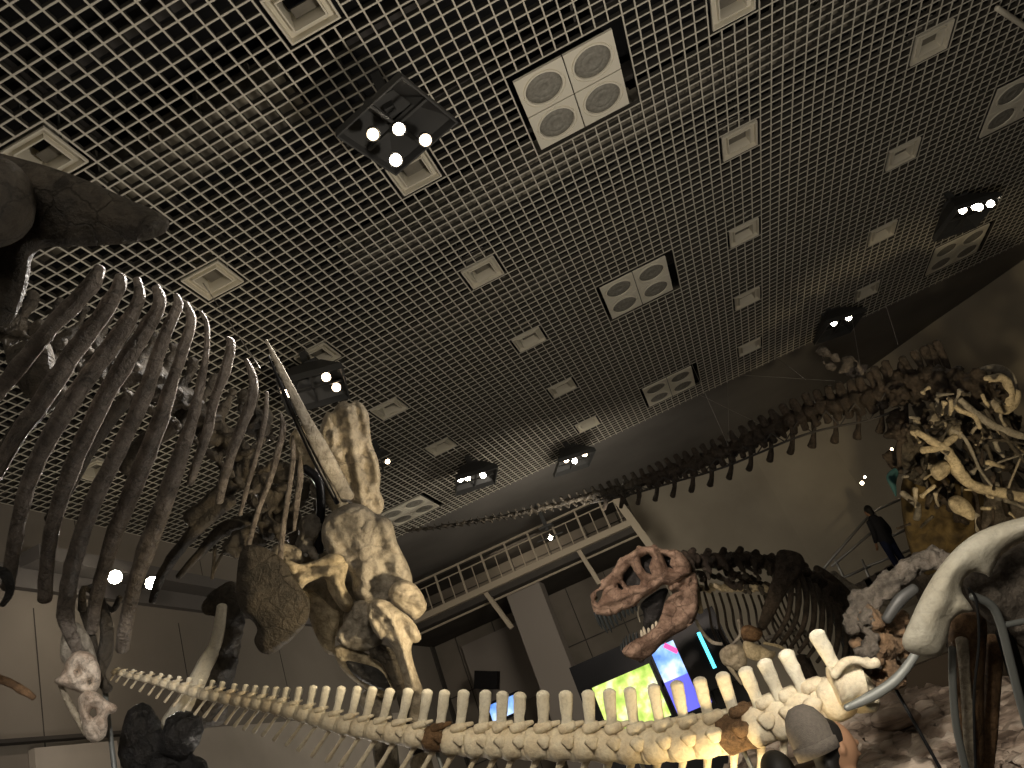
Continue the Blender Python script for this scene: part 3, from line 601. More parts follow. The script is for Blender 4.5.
rib([(201, 312, 4.45), (207, 326, 4.45), (206, 355, 4.45), (200, 385, 4.5), (192, 420, 4.6), (172, 480, 4.7), (150, 540, 4.8), (132, 595, 4.9), (122, 650, 5.0)], [2, 2.6, 3, 4.5, 6, 9, 9, 7, 6.5])
rib([(227, 338, 4.6), (231, 345, 4.6), (225, 372, 4.6), (214, 400, 4.65), (207, 432, 4.7), (196, 465, 4.8), (190, 484, 4.85)], [2.5, 5, 5, 4.5, 5, 4.5, 3.5])
rib([(246, 360, 4.7), (253, 378, 4.7), (252, 400, 4.7), (242, 426, 4.75), (232, 452, 4.8), (224, 478, 4.85), (219, 502, 4.9)], [2.5, 4.5, 4.8, 5.5, 5, 5, 4])
rib([(267, 392, 4.8), (265, 418, 4.8), (258, 450, 4.85), (248, 484, 4.9), (240, 515, 4.95)], [1.5, 2.6, 2.6, 2.4, 2])
rib([(281, 414, 4.9), (283, 430, 4.9), (277, 455, 4.9), (270, 480, 4.95), (259, 508, 5), (250, 540, 5), (236, 592, 5.05)], [1.2, 3.3, 3.2, 3, 2.6, 2.4, 1.2])
rib([(293, 436, 5), (293, 460, 5), (289, 490, 5), (284, 522, 5), (280, 560, 5.05)], [1.5, 2.4, 2.8, 2.6, 2.8])
rib([(300, 455, 5.1), (300, 480, 5.1), (297, 500, 5.1), (294, 530, 5.1)], [2, 3.2, 3.4, 1.8])
# far-side ribs
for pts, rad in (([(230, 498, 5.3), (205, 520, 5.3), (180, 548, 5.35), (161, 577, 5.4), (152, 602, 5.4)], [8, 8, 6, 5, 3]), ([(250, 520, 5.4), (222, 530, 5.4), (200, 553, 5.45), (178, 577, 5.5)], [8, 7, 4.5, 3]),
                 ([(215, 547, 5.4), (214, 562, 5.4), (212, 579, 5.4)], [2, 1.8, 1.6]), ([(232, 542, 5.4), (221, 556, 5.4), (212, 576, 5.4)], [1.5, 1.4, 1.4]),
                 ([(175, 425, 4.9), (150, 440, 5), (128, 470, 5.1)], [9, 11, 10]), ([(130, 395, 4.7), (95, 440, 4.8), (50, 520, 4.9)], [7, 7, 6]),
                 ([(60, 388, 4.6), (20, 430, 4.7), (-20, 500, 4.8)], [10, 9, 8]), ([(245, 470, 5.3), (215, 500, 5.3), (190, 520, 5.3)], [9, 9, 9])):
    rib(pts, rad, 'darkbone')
# backbone with lumpy vertebrae
path = [(-10, 322, 4.5), (40, 338, 4.6), (90, 352, 4.75), (135, 372, 4.9), (175, 398, 5.0), (212, 428, 5.15), (246, 462, 5.3), (276, 500, 5.4), (300, 540, 5.5)]
for i, (x, y, d) in enumerate(path[:]):
    for h in range(2):
        if i == len(path) - 1 and h: break
        if h: x2, y2, d2 = path[i + 1]; x, y, d = (x + x2) / 2, (y + y2) / 2, (d + d2) / 2
        r_ = 15 if i < 6 else 13
        b = MB(); b.ball(at(x, y, d), (px(r_, d), px(r_ * .9, d), px(r_, d)), amp=.35, fr=9)
        P, Rr = bone([(x, y, d), (x + 16, y - 26, d + .1), (x + 20, y - 38, d + .1)], [6, 5, 6], d); b.sweep(P, Rr, flat=.6)
        P, Rr = bone([(x, y, d), (x - 10, y + 16, d - .15), (x + 4, y + 30, d - .2)], [6, 5, 5], d); b.sweep(P, Rr, flat=.6)
        P, Rr = bone([(x, y, d), (x + 14, y + 8, d - .1), (x + 26, y + 4, d - .1)], [6, 4, 5], d); b.sweep(P, Rr, flat=.6)
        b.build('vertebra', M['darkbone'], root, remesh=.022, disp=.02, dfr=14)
# neck bones around the shoulder
for q in [(262, 425, 5.5, 12), (250, 400, 5.5, 11), (282, 470, 5.5, 10), (268, 520, 5.4, 13), (246, 540, 5.3, 14), (318, 490, 5.5, 9), (322, 525, 5.4, 10), (305, 545, 5.3, 9)]:
    b = MB(); b.ball(at(q[0], q[1], q[2]), px(q[3], q[2]), amp=.5, fr=11); P, Rr = bone([(q[0], q[1], q[2]), (q[0] + 12, q[1] + 14, q[2] - .1)], [6, 4], q[2]); b.sweep(P, Rr)
    b.build('neck_bone', M['darkbone'] if q[0] < 300 else M['greybone'], root, remesh=.02, disp=.02, dfr=16)
# hip bone at upper left
b = MB(); b.slab([(-60, 140), (0, 153), (45, 165), (85, 179), (130, 200), (160, 212), (171, 222), (166, 234), (140, 243), (80, 247), (33, 247), (28, 290), (10, 330), (-60, 330)], 3.0, .16, edge=30, step=6, amp=.1, fr=4, ridges=[([(0, 170), (60, 200), (150, 224)], 18, .03)])
b.build('hip_bone', M['darkbone'], root)
b = MB(); b.ball(at(-18, 205, 2.8), (px(50, 2.8), px(45, 2.8), px(48, 2.8)), amp=.08, fr=5, seg=24, rings=16); b.build('femur_head', M['darkbone'], root)
b = MB(); b.slab([(3, 352), (22, 340), (48, 338), (56, 358), (55, 375), (40, 398), (28, 400), (12, 378)], 4.2, .16, edge=12, step=4, ridges=[([(8, 350), (36, 372)], 4, -.03)]); b.build('spine_process', M['darkbone'], root)
# chest plate and thigh seen behind
b = MB(); b.slab([(240, 545), (262, 545), (285, 560), (292, 575), (303, 590), (311, 602), (308, 622), (292, 640), (272, 655), (260, 653), (253, 641), (258, 630), (254, 622), (240, 612), (235, 590)], 4.9, .14, edge=22, step=4, fr=7); b.build('breast_plate', M['darkbone'], root)
b = MB()
for pts, rad in (([(216, 600), (226, 594), (238, 600)], [11, 12, 10]), ([(212, 612), (208, 605)], [7, 8]), ([(232, 610), (228, 640), (216, 680), (206, 716)], [13, 14, 18, 20]), ([(236, 615), (240, 625)], [8, 8])):
    P, Rr = bone(pts, rad, 6.2); b.sweep(P, Rr, flat=.8)
b.build('femur', M['darkbone'], root, remesh=.03, disp=.02, dfr=8)
b = MB(); P, Rr = bone([(222, 606), (217, 640), (203, 670), (188, 700), (172, 722), (164, 745)], [5, 6, 9, 11, 10, 6], 6.1); b.sweep(P, Rr, flat=.5, amp=.03); b.build('femur_lit_edge', M['cream'], root)  # lit left side of the femur, built as a separate pale strip
b = MB()
for pts, rad in (([(140, 712), (140, 735), (147, 768), (152, 810)], [13, 20, 21, 24]), ([(181, 722), (182, 738), (186, 746)], [18, 21, 17]), ([(188, 768), (200, 810)], [17, 22]), ([(160, 775), (178, 780)], [18, 20])):
    P, Rr = bone(pts, rad, 5.6); b.sweep(P, Rr, flat=.9, amp=.12, fr=8)
b.build('knee_joint', M['blackbone'], root, remesh=.022, disp=.012, dfr=12)
p = at(190, 800, 5.7); b = MB(); b.sweep([p, (p.x, p.y, 1.2), (p.x + .1, p.y, .15)], [.14, .10, .14], flat=.9); b.build('shin', M['blackbone'], root)
# shoulder blade
b = MB(); b.slab([(318, 440), (322, 420), (327, 411), (332, 413), (338, 403), (345, 400), (350, 404), (356, 399), (364, 405), (369, 414), (370, 430), (372, 446), (378, 458), (381, 478), (379, 490), (384, 500), (384, 508), (380, 515), (366, 514), (354, 508), (346, 499), (336, 478), (324, 458)], 5.6, .17, edge=9, step=2.6, amp=.5, fr=12, smooth=1,
    ridges=[([(347, 404), (352, 440), (362, 500)], 4, .05), ([(334, 412), (346, 452), (352, 490)], 2.5, -.035), ([(357, 404), (364, 440), (370, 480)], 3, -.04), ([(374, 455), (379, 480), (381, 508)], 3, .04), ([(352, 402), (356, 425)], 1.6, .03), ([(341, 404), (344, 425)], 1.6, .03), ([(328, 416), (334, 440)], 2, .03), ([(350, 500), (372, 508)], 2.5, .03)]); b.build('shoulder_blade', M['tan'], root)
b = MB(); b.slab([(288, 446), (292, 430), (306, 424), (320, 438), (333, 466), (344, 494), (350, 506), (345, 516), (334, 515), (324, 500), (312, 482), (300, 464)], 5.4, .08, edge=7, step=2.8, amp=.5, fr=12, smooth=1, ridges=[([(305, 440), (325, 475), (340, 505)], 3, .03)]); b.build('shoulder_blade', M['yellow'], root)
b = MB(); P, Rr = bone([(266, 340, 4.6), (285, 378, 4.75), (302, 412, 4.9), (324, 455, 5.05), (348, 498, 5.2)], [1.2, 4, 5, 8, 7], 5); b.sweep(P, Rr, flat=.35, amp=.04); b.build('spear_bone', M['greybone'], root)
b = MB(); P, Rr = bone([(272, 350, 4.62), (296, 408, 4.92), (318, 455, 5.07), (340, 497, 5.22)], [1.0, 2.4, 2.8, 2.5], 5); b.sweep([q + Vector((-.03, 0, -.03)) for q in P], Rr, flat=.9, amp=0); b.build('steel_strut', M['black'], root)
b = MB(); P, Rr = bone([(304, 468, 5.3), (318, 480, 5.3), (321, 500, 5.3), (320, 530, 5.3), (319, 552, 5.3)], 4.5, 5.3); b.sweep(P, Rr, flat=.8, amp=0); b.build('steel_strut', M['black'], root)
# upper arm
b = MB(); b.slab([(322, 545), (321, 528), (326, 516), (336, 509), (346, 504), (356, 503), (366, 506), (376, 514), (388, 517), (394, 526), (396, 540), (402, 552), (409, 566), (413, 580), (411, 594), (402, 602), (392, 600), (385, 608), (368, 607), (356, 600), (352, 590), (352, 578), (346, 570), (334, 562)], 5.2, .26, edge=15, step=2.8, amp=.3, fr=12, smooth=1,
    ridges=[([(352, 508), (360, 530), (366, 560), (362, 598)], 7, .05), ([(384, 520), (398, 552), (407, 588)], 7, .04), ([(370, 520), (382, 555), (390, 590)], 6, -.03), ([(330, 525), (345, 552)], 6, -.04), ([(372, 512), (366, 530)], 3, .03), ([(366, 590), (392, 596)], 2, -.03), ([(330, 540), (356, 572)], 3, .03)]); b.build('upper_arm', M['greybone'], root)
b = MB(); b.slab([(387, 594), (393, 583), (404, 579), (414, 583), (422, 592), (428, 607), (421, 617), (414, 621), (402, 612), (392, 604)], 5.0, .2, edge=14, step=2.4, amp=.35, fr=12, smooth=1, ridges=[([(396, 590), (424, 606)], 3, .03)]); b.build('elbow_joint', M['tan'], root)
# forearm
b = MB(); b.slab([(366, 612), (370, 601), (378, 598), (388, 601), (398, 609), (410, 617), (418, 628), (422, 638), (418, 643), (412, 643), (411, 652), (415, 668), (424, 692), (430, 730), (410, 730), (406, 690), (400, 668), (393, 648), (386, 638), (380, 640), (372, 630)], 4.9, .13, edge=8, step=2.4, amp=.4, fr=14, smooth=1,
    ridges=[([(378, 604), (392, 620), (404, 650), (414, 690)], 3, .04), ([(400, 616), (410, 640)], 2.5, -.03), ([(372, 615), (384, 632)], 3, -.025)]); b.build('forearm', M['tan'], root)
b = MB(); P, Rr = bone([(374, 650, 5.1), (388, 658, 5.1), (400, 684, 5.1), (412, 720, 5.1), (418, 750, 5.1)], [7, 9, 7, 8, 9], 5.1); b.sweep(P, Rr, flat=.8); b.build('forearm', M['darkbone'], root)
b = MB(); b.slab([(352, 600), (366, 602), (372, 625), (374, 640), (366, 648), (348, 640), (342, 625), (345, 608)], 5.25, .2, edge=14, step=3, amp=.5); b.build('elbow_joint', M['greybone'], root)
# breast bones
b = MB(); b.slab([(281, 559), (290, 560), (300, 565), (318, 560), (330, 553), (342, 555), (349, 564), (346, 576), (344, 586), (355, 602), (350, 612), (343, 612), (334, 600), (328, 590), (326, 578), (316, 579), (306, 584), (300, 592), (290, 580)], 5.1, .13, edge=8, step=2.6, amp=.6, fr=14,
    ridges=[([(300, 570), (345, 562)], 4, -.05), ([(336, 580), (346, 604)], 4, .05)]); b.build('collar_bone', M['yellow'], root)
b = MB(); b.slab([(283, 566), (298, 584), (312, 590), (322, 598), (332, 608), (341, 612), (338, 630), (334, 642), (338, 656), (328, 655), (320, 645), (310, 622), (306, 608), (296, 592)], 5.25, .12, edge=13, step=3, amp=.4); b.build('breast_bone', M['yellow'], root)
b = MB(); b.slab([(331, 648), (345, 643), (358, 648), (378, 660), (392, 678), (398, 700), (385, 700), (370, 692), (352, 680), (340, 668)], 5.2, .2, edge=10, step=3, amp=.4, ridges=[([(350, 658), (382, 688)], 8, -.06)]); b.build('breast_bone', M['yellow'], root)
b = MB(); b.slab([(344, 660), (356, 662), (380, 668), (390, 684), (392, 694), (366, 684), (352, 674)], 5.1, .05, edge=8, step=3, mind=.3); b.build('inner_plate', M['blackbone'], root)
b = MB(); P, Rr = bone([(372, 695, 5.3), (383, 730, 5.3), (388, 790, 5.3)], [14, 12, 12], 5.3); b.sweep(P, Rr, flat=.8); b.build('forearm', M['greybone'], root)
for x, y, d in ((420, 760, 5.0), (388, 780, 5.3)):
    p = at(x, y, d); b = MB(); b.sweep([p, (p.x, p.y, 1.0), (p.x, p.y + .1, .12)], [.07, .05, .09], flat=.9); b.build('lower_leg', M['tan'], root)
for q0, q1 in (((218, 312), (246, 345)), ((262, 372), (300, 470))): pass
b = MB(); b.slab([(284, 558), (300, 552), (325, 550), (346, 556), (352, 575), (362, 600), (372, 640), (352, 655), (336, 640), (312, 615), (294, 590)], 5.5, .08, edge=10, step=3.2, amp=.8, fr=12, smooth=1, ridges=[([(300, 565), (330, 620)], 3, .04), ([(330, 560), (352, 630)], 3, .05)]); b.build('breast_bone', M['tan'], root)
b = MB(); b.slab([(334, 636), (345, 622), (352, 604), (362, 598), (372, 604), (378, 625), (384, 640), (378, 650), (360, 652), (344, 648)], 5.12, .16, edge=9, step=2.6, amp=.6, fr=14, smooth=1, ridges=[([(350, 640), (372, 615)], 3, .04)]); b.build('elbow_joint', M['greybone'], root)
b = MB(); b.slab([(268, 548), (282, 542), (300, 548), (306, 560), (296, 568), (280, 566)], 5.2, .12, edge=8, step=2.6, amp=.9, fr=14); b.build('neck_bone', M['tan'], root)
b = MB(); b.slab([(298, 520), (312, 512), (324, 520), (318, 540), (306, 548), (298, 538)], 5.3, .12, edge=8, step=2.6, amp=.9, fr=14); b.build('neck_bone', M['greybone'], root)
# cables over the ribs
def cable(q0, d0, q1, d1, lab, r=.004, grp='suspension wires'):
    b = MB(); b.sweep([at(*q0, d0), at(*q1, d1)], r, flat=1, seg=6, sub=2, amp=0); tag(b.build('suspension_wire', M['cable']), lab, 'wire', grp)
cable((203, 283), 8.0, (260, 368), 5.0, 'thin wire rising from the ribs past the square vent')
cable((690, 360), 14.6, (728, 445), 14, 'wire from the far speaker panel down to the tail'); cable((727, 360), 15.5, (729, 440), 14, 'upright wire above the middle of the tail')
cable((700, 395), 15, (772, 430), 13.8, 'slanting wire ending on the thick part of the tail'); cable((770, 352), 15.6, (806, 380), 13.5, 'short wire behind the pale bones above the tail')
cable((726, 374), 15, (835, 381), 13.4, 'nearly level wire above the tail'); cable((852, 318), 14.8, (860, 365), 13, 'upright wire below the pair of lamps'); cable((878, 280), 15, (898, 345), 12.8, 'wire beside the tall back spines')
# ------------------------------------------------------------------ small pale skull hanging at lower left
root = empty('horned_skull_skeleton', at(88, 690, 4.6), 'small pale horned skull with dim brown frill, snout down, at lower left', 'skeleton')
b = MB(); b.slab([(52, 682), (63, 673), (66, 660), (76, 650), (92, 652), (101, 668), (101, 684), (95, 693), (84, 695), (76, 691), (66, 688)], 4.6, .16, edge=9, step=2, amp=.4, fr=16, holes=[[(75, 672), (78, 670), (78, 673)], [(88, 681), (91, 679), (92, 683), (89, 685)]], smooth=1, ridges=[([(60, 684), (80, 680)], 3, .03)])
sk = b.build('skull', M['pale'], root)
b = MB(); b.slab([(78, 696), (88, 689), (99, 693), (106, 700), (118, 706), (116, 712), (107, 715), (108, 728), (105, 738), (94, 744), (85, 738), (81, 722), (78, 708)], 4.55, .14, edge=8, step=2, amp=.4, fr=16, holes=[[(89, 714), (92, 708), (96, 709), (97, 715), (93, 718)]], smooth=1)
b.build('snout', M['pale'], root)
b = MB(); P, Rr = bone([(60, 685, 4.7), (70, 705, 4.7), (80, 722, 4.7), (86, 735, 4.65)], [2, 3, 3, 2], 4.7); b.sweep(P, Rr); b.build('jaw', M['tan'], root)
b = MB(); b.slab([(60, 640), (66, 622), (80, 622), (92, 640), (98, 662), (100, 680), (90, 668), (76, 660), (68, 668), (60, 660)], 4.75, .08, edge=8, step=3, amp=.6, fr=14); b.build('frill', M['greybone'], root)
b = MB(); P, Rr = bone([(100, 600, 5), (107, 630, 4.9), (105, 655, 4.85), (100, 675, 4.8), (108, 690, 4.8)], [5, 6, 7, 5, 5], 4.9); b.sweep(P, Rr); P, Rr = bone([(85, 610, 5), (92, 640, 4.9), (97, 670, 4.8)], [5, 4, 5], 4.9); b.sweep(P, Rr); b.build('neck_bone', M['darkbone'], root)
b = MB(); P, Rr = bone([(82, 610, 4.9), (84, 588, 4.95), (98, 598, 5.0), (112, 610, 5), (120, 597, 5)], [4, 3, 2, 3, 3], 4.9); b.sweep(P, Rr); b.build('neck_bone', M['darkbone'], root)
p = at(105, 690, 4.9); b = MB(); b.sweep([p, (p.x, p.y, 0)], .015, flat=1, amp=0); b.build('mount_post', M['greysteel'], root)
b = MB(); P, Rr = bone([(-20, 672), (5, 681), (20, 688), (34, 698)], [4, 4, 4, 2.5], 4.4); b.sweep(P, Rr, amp=.12, fr=20)
root2 = empty('claw_skeleton', at(-20, 672, 4.4), 'brown curved rib tip poking in at the left edge', 'skeleton'); b.build('rib', M['brown'], root2)
b = MB(); P, Rr = bone([(-15, 575), (3, 572), (10, 590), (2, 605)], [5, 5, 4, 3], 4.4); b.sweep(P, Rr, amp=.2); b.build('rib', M['blackbone'], root2)
# ================================================================== TYRANNOSAUR
root = empty('tyrannosaur_skeleton', at(760, 620, 10), 'dark brown tyrannosaur skeleton with open toothed jaws facing left', 'skeleton')
def K(l): return [(590 + x / 5.908, 540 + y / 5.908) for x, y in l]
up = K([(5, 330), (20, 300), (60, 280), (75, 235), (140, 180), (170, 105), (210, 95), (290, 40), (380, 35), (440, 60), (520, 55), (560, 95), (600, 150), (600, 200), (560, 215), (520, 250), (480, 270), (430, 262), (390, 300), (340, 330), (300, 350), (280, 380), (240, 405), (190, 415), (160, 440), (110, 450), (60, 445), (25, 430), (8, 380)])
hol = [K([(38, 300), (80, 287), (72, 335), (45, 380), (28, 372), (32, 330)]), K([(160, 255), (178, 255), (200, 290), (190, 300), (165, 280)]), K([(190, 205), (240, 135), (270, 190), (310, 240), (300, 272), (215, 280), (187, 240)]),
       K([(290, 100), (345, 70), (372, 95), (350, 160), (368, 215), (330, 200), (298, 150)]), K([(425, 80), (480, 100), (472, 150), (500, 180), (455, 160)])]
lo = K([(185, 665), (200, 635), (260, 590), (330, 560), (400, 500), (425, 430), (440, 370), (480, 320), (540, 300), (600, 265), (635, 300), (642, 400), (620, 480), (560, 530), (480, 570), (420, 620), (370, 680), (300, 715), (240, 705)])
DS = 9.5
def shrink(h, k=.74): cx_, cy_ = sum(p[0] for p in h) / len(h), sum(p[1] for p in h) / len(h); return [(cx_ + (p[0] - cx_) * k, cy_ + (p[1] - cy_) * k) for p in h]
holf = hol; hol = [shrink(h, .86) for h in hol]
b = MB(); b.slab(K([(110, 300), (200, 160), (290, 90), (380, 70), (480, 90), (560, 130), (580, 190), (470, 250), (380, 280), (300, 330), (200, 370), (120, 380)]), DS + .2, .18, edge=6, step=4, amp=.5); b.build('interior_shade', M['blackbone'], root)  # black fill put in for the shade inside the skull
b = MB(); b.slab(K([(290, 380), (350, 330), (430, 280), (470, 290), (440, 360), (430, 430), (390, 500), (330, 550), (310, 500), (320, 440)]), DS + .22, .1, edge=5, step=4, amp=.5); b.build('interior_shade', M['blackbone'], root)  # black sheet standing for the shaded mouth interior
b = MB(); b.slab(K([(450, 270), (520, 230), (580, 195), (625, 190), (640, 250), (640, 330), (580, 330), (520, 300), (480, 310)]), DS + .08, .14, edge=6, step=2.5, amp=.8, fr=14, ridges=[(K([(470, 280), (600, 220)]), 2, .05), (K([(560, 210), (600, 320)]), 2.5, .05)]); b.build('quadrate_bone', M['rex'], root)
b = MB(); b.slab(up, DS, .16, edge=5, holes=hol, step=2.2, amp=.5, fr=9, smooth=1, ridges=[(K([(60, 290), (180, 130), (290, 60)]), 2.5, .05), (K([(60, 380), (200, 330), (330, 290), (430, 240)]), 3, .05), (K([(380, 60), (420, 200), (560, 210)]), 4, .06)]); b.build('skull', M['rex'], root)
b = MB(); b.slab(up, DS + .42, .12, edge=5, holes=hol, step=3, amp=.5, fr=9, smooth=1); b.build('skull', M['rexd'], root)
b = MB()
for q in K([(290, 50), (380, 45), (450, 75), (220, 105), (150, 185), (80, 250), (20, 330), (40, 420), (520, 80), (560, 130)]):
    P, Rr = bone([(q[0], q[1], DS), (q[0] + 1, q[1] + 2, DS + .42)], 3.2, DS); b.sweep(P, Rr, flat=1)
b.build('skull_roof', M['rex'], root)
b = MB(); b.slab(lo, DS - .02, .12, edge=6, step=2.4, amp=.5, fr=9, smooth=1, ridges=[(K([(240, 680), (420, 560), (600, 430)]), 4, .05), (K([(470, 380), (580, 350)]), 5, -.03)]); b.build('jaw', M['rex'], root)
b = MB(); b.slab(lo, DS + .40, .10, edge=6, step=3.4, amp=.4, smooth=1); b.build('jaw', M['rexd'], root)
b = MB()
for q in K([(220, 670), (300, 700), (620, 400)]):
    P, Rr = bone([(q[0], q[1], DS), (q[0], q[1], DS + .4)], 4, DS); b.sweep(P, Rr, flat=1)
b.build('jaw', M['rexd'], root)
b = MB()
for q0, q1 in ((K([(480, 240)])[0], K([(520, 330)])[0]), (K([(560, 200)])[0], K([(610, 330)])[0])):
    P, Rr = bone([(*q0, DS + .1), (*q1, DS + .1)], [5, 4], DS); b.sweep(P, Rr, flat=1)
b.build('quadrate_bone', M['rexd'], root)
tp = K([(30, 440), (55, 450), (82, 452), (110, 452), (138, 446), (165, 436), (190, 418), (215, 410), (240, 402), (262, 392)])
for i, (x, y) in enumerate(tp):
    for dd in (0, .4):
        L = [15, 17, 16, 12, 10, 7, 7, 6, 6, 5][i]; b = MB(); P, Rr = bone([(x, y - 2, DS + dd), (x + L * .28, y + L * .55, DS + dd), (x + L * .5, y + L, DS + dd)], [1.9, 1.6, .4], DS); b.sweep(P, Rr, flat=.8, seg=8, sub=3, amp=0); b.build('tooth', M['toothd'], root)
for i, (x, y) in enumerate(K([(190, 640), (205, 630), (222, 618), (242, 606), (262, 594), (282, 584)])):
    for dd in (0, .38):
        L = [5, 8, 9, 9, 8, 7][i]; b = MB(); P, Rr = bone([(x, y + 2, DS + dd), (x - L * .15, y - L * .5, DS + dd), (x - L * .1, y - L, DS + dd)], [1.6, 1.3, .4], DS); b.sweep(P, Rr, flat=.8, seg=8, sub=3, amp=0); b.build('tooth', M['toothd'], root)
for i, (x, y) in enumerate(K([(312, 568), (330, 560), (352, 545), (375, 520), (395, 500)])):
    L = [6, 8, 5, 6, 4][i]; b = MB(); P, Rr = bone([(x, y + 2, DS + .2), (x - L * .2, y - L * .5, DS + .2), (x - L * .3, y - L, DS + .2)], [1.8, 1.5, .5], DS); b.sweep(P, Rr, flat=.8, seg=8, sub=3, amp=0); b.build('tooth', M['tooth'], root)['label'] = 'ivory coloured tooth'
b = MB(); P, Rr = bone([(639, 606, DS + .2), (638, 614, DS + .2), (640, 622, DS + .2)], [.6, .9, .5], DS); b.sweep(P, Rr, amp=0); b.build('tooth', M['tooth'], root)['label'] = 'long ivory coloured tooth'
# neck and back
spine = [(690, 560, 9.8), (706, 561, 9.9), (722, 560, 10), (738, 559, 10.1), (753, 560, 10.2), (768, 563, 10.3), (784, 566, 10.45), (800, 572, 10.6), (815, 580, 10.75), (829, 590, 10.9), (842, 602, 11.1), (853, 616, 11.3), (862, 632, 11.5)]
for i, (x, y, d) in enumerate(spine):
    x2, y2, d2 = spine[min(i + 1, len(spine) - 1)]; x1, y1, d1 = spine[max(i - 1, 0)]; tx, ty = x2 - x1, y2 - y1; L = math.hypot(tx, ty); tx /= L; ty /= L; nx, ny = ty, -tx
    b = MB(); P, Rr = bone([(x - tx * 7, y - ty * 7, d), (x, y, d), (x + tx * 7, y + ty * 7, d)], [8, 7, 8], d); b.sweep(P, Rr, flat=.9, amp=.15)
    P, Rr = bone([(x, y, d - .1), (x + tx * 5 - nx * 12, y + ty * 5 - ny * 12, d - .2)], [4, 3], d); b.sweep(P, Rr)
    v = b.build('vertebra', M['rexd'], root, remesh=.035, disp=.035, dfr=14)
    hgt = 11 if i < 4 else 9
    b = MB(); P, Rr = bone([(x + nx * 4, y + ny * 4, d), (x + nx * hgt + tx * 3, y + ny * hgt + ty * 3, d)], [4.5, 3.2], d); b.sweep(P, Rr, flat=.5, amp=.15); b.build('neural_spine', M['rexd'], v)
random.seed(3)
for i in range(46):
    t = random.random(); x = 692 + 108 * t; y = 560 + random.uniform(2, 24) + 6 * t; L = random.uniform(10, 24); a = random.choice((random.uniform(-.2, .6), random.uniform(.9, 1.5))); d = 9.9 + .6 * t + random.uniform(-.2, .25)
    if a > .8: L *= .5
    b = MB(); P, Rr = bone([(x, y, d), (x + L * .5 * math.cos(a), y + L * .5 * math.sin(a) + random.uniform(-2, 2), d), (x + L * math.cos(a), y + L * math.sin(a), d)], [random.uniform(1.8, 4), random.uniform(1.4, 3), random.uniform(1.5, 3.5)], d); b.sweep(P, Rr, flat=.7, amp=.25, seg=8, sub=3); b.build('neck_rib' if x < 760 else 'back_rib', M[random.choice(['rexd', 'rexd', 'rexd', 'darkbone'])], root)
def trib(pts, rad, m='rexd', name='rib'):
    b = MB(); P, Rr = bone(pts, rad, 10.4); b.sweep(P, Rr, flat=.6, amp=.08, seg=8); return b.build(name, M[m], root)
for i in range(11):      # outer near ribs hanging from the back
    t = i / 10; x = 785 + 74 * t; y = 566 + 62 * t ** 1.3; d = 10.2 + .9 * t
    trib([(x, y, d), (x + 6 + 3 * t, y + 22, d - .3), (x + 10 - 8 * (1 - t), y + 52, d - .45), (x + 4 - 18 * (1 - t), y + 78 - 14 * t, d - .3)], [3.2, 3, 2.6, 1.8])
for i in range(9):      # deeper ribs seen through the chest
    t = i / 8; x = 704 + 62 * t; trib([(x, 592 + 4 * t, 10.6), (x + 5, 610, 10.75), (x + 8, 628, 10.75), (x + 15 + 4 * t, 644, 10.7)], [1.2, 1.3, 1.3, 1.0])
for i in range(5):
    t = i / 4; x = 762 + 22 * t; trib([(x, 590, 10.9), (x + 8, 612, 10.9), (x + 20, 634, 10.8), (x + 26, 648, 10.8)], [1.1, 1.1, 1.1, 1.0])
b = MB()
for i in range(16):
    x = 697 + i * 4.4; P, Rr = bone([(x, 586 + i * .1 + random.uniform(-2, 2), 10.2), (x + 9, 590 + i * .15 + random.uniform(-3, 2), 10.2)], random.uniform(1.6, 3), 10.2); b.sweep(P, Rr, sub=2)
b.build('neck_ribs', M['yellow'], root)
trib([(697, 588, 10), (699, 600, 10), (700, 612, 10)], [3, 2.5, 3], 'yellow', 'neck_ribs')
b = MB(); b.slab([(776, 548), (800, 552), (806, 562), (800, 575), (788, 590), (780, 604), (772, 620), (764, 632), (757, 628), (762, 610), (768, 590), (775, 572)], 9.9, .09, edge=6, step=3, amp=.4); b.build('shoulder_blade', M['rexd'], root)
b = MB(); b.slab([(740, 628), (748, 624), (758, 628), (764, 632), (760, 640), (750, 644), (742, 640)], 9.8, .12, edge=6, step=2.5, amp=.5); b.build('shoulder_joint', M['brown'], root)
b = MB(); b.slab([(718, 652), (728, 644), (740, 644), (746, 652), (748, 664), (740, 672), (730, 668), (722, 664)], 9.6, .16, edge=8, step=2.5, amp=.8, fr=18); b.build('coracoid_bone', M['tan'], root)
b = MB(); b.slab([(742, 640), (752, 642), (764, 647), (772, 652), (775, 650), (776, 656), (768, 662), (754, 661), (744, 656)], 9.6, .1, edge=7, step=2.5, amp=.5); b.build('coracoid_bone', M['yellow'], root)
trib([(696, 620, 9.9), (702, 632, 9.9), (712, 642, 9.9), (722, 644, 9.8)], [1.5, 1.8, 1.8, 1.5], 'greybone', 'wishbone'); trib([(738, 620, 9.9), (740, 635, 9.9), (732, 645, 9.8)], [1.5, 1.6, 1.5], 'greybone', 'wishbone')
trib([(764, 643, 9.7), (778, 646, 9.7), (790, 652, 9.7)], [1.5, 1.5, 1.2], 'yellow', 'arm_bone'); trib([(766, 638, 10.3), (785, 634, 10.3), (806, 632, 10.3)], [2.2, 1.8, 2.4], 'greybone', 'arm_bone'); trib([(728, 664, 9.6), (736, 676, 9.6), (742, 684, 9.6)], [3, 2, 1.5], 'tan', 'arm_bone')
b = MB(); b.slab([(812, 562), (830, 572), (850, 590), (868, 612), (872, 640), (866, 668), (850, 672), (840, 640), (828, 610), (815, 590)], 11.3, .35, edge=16, step=4, amp=.9, fr=6); b.build('hip_bone', M['rexd'], root)
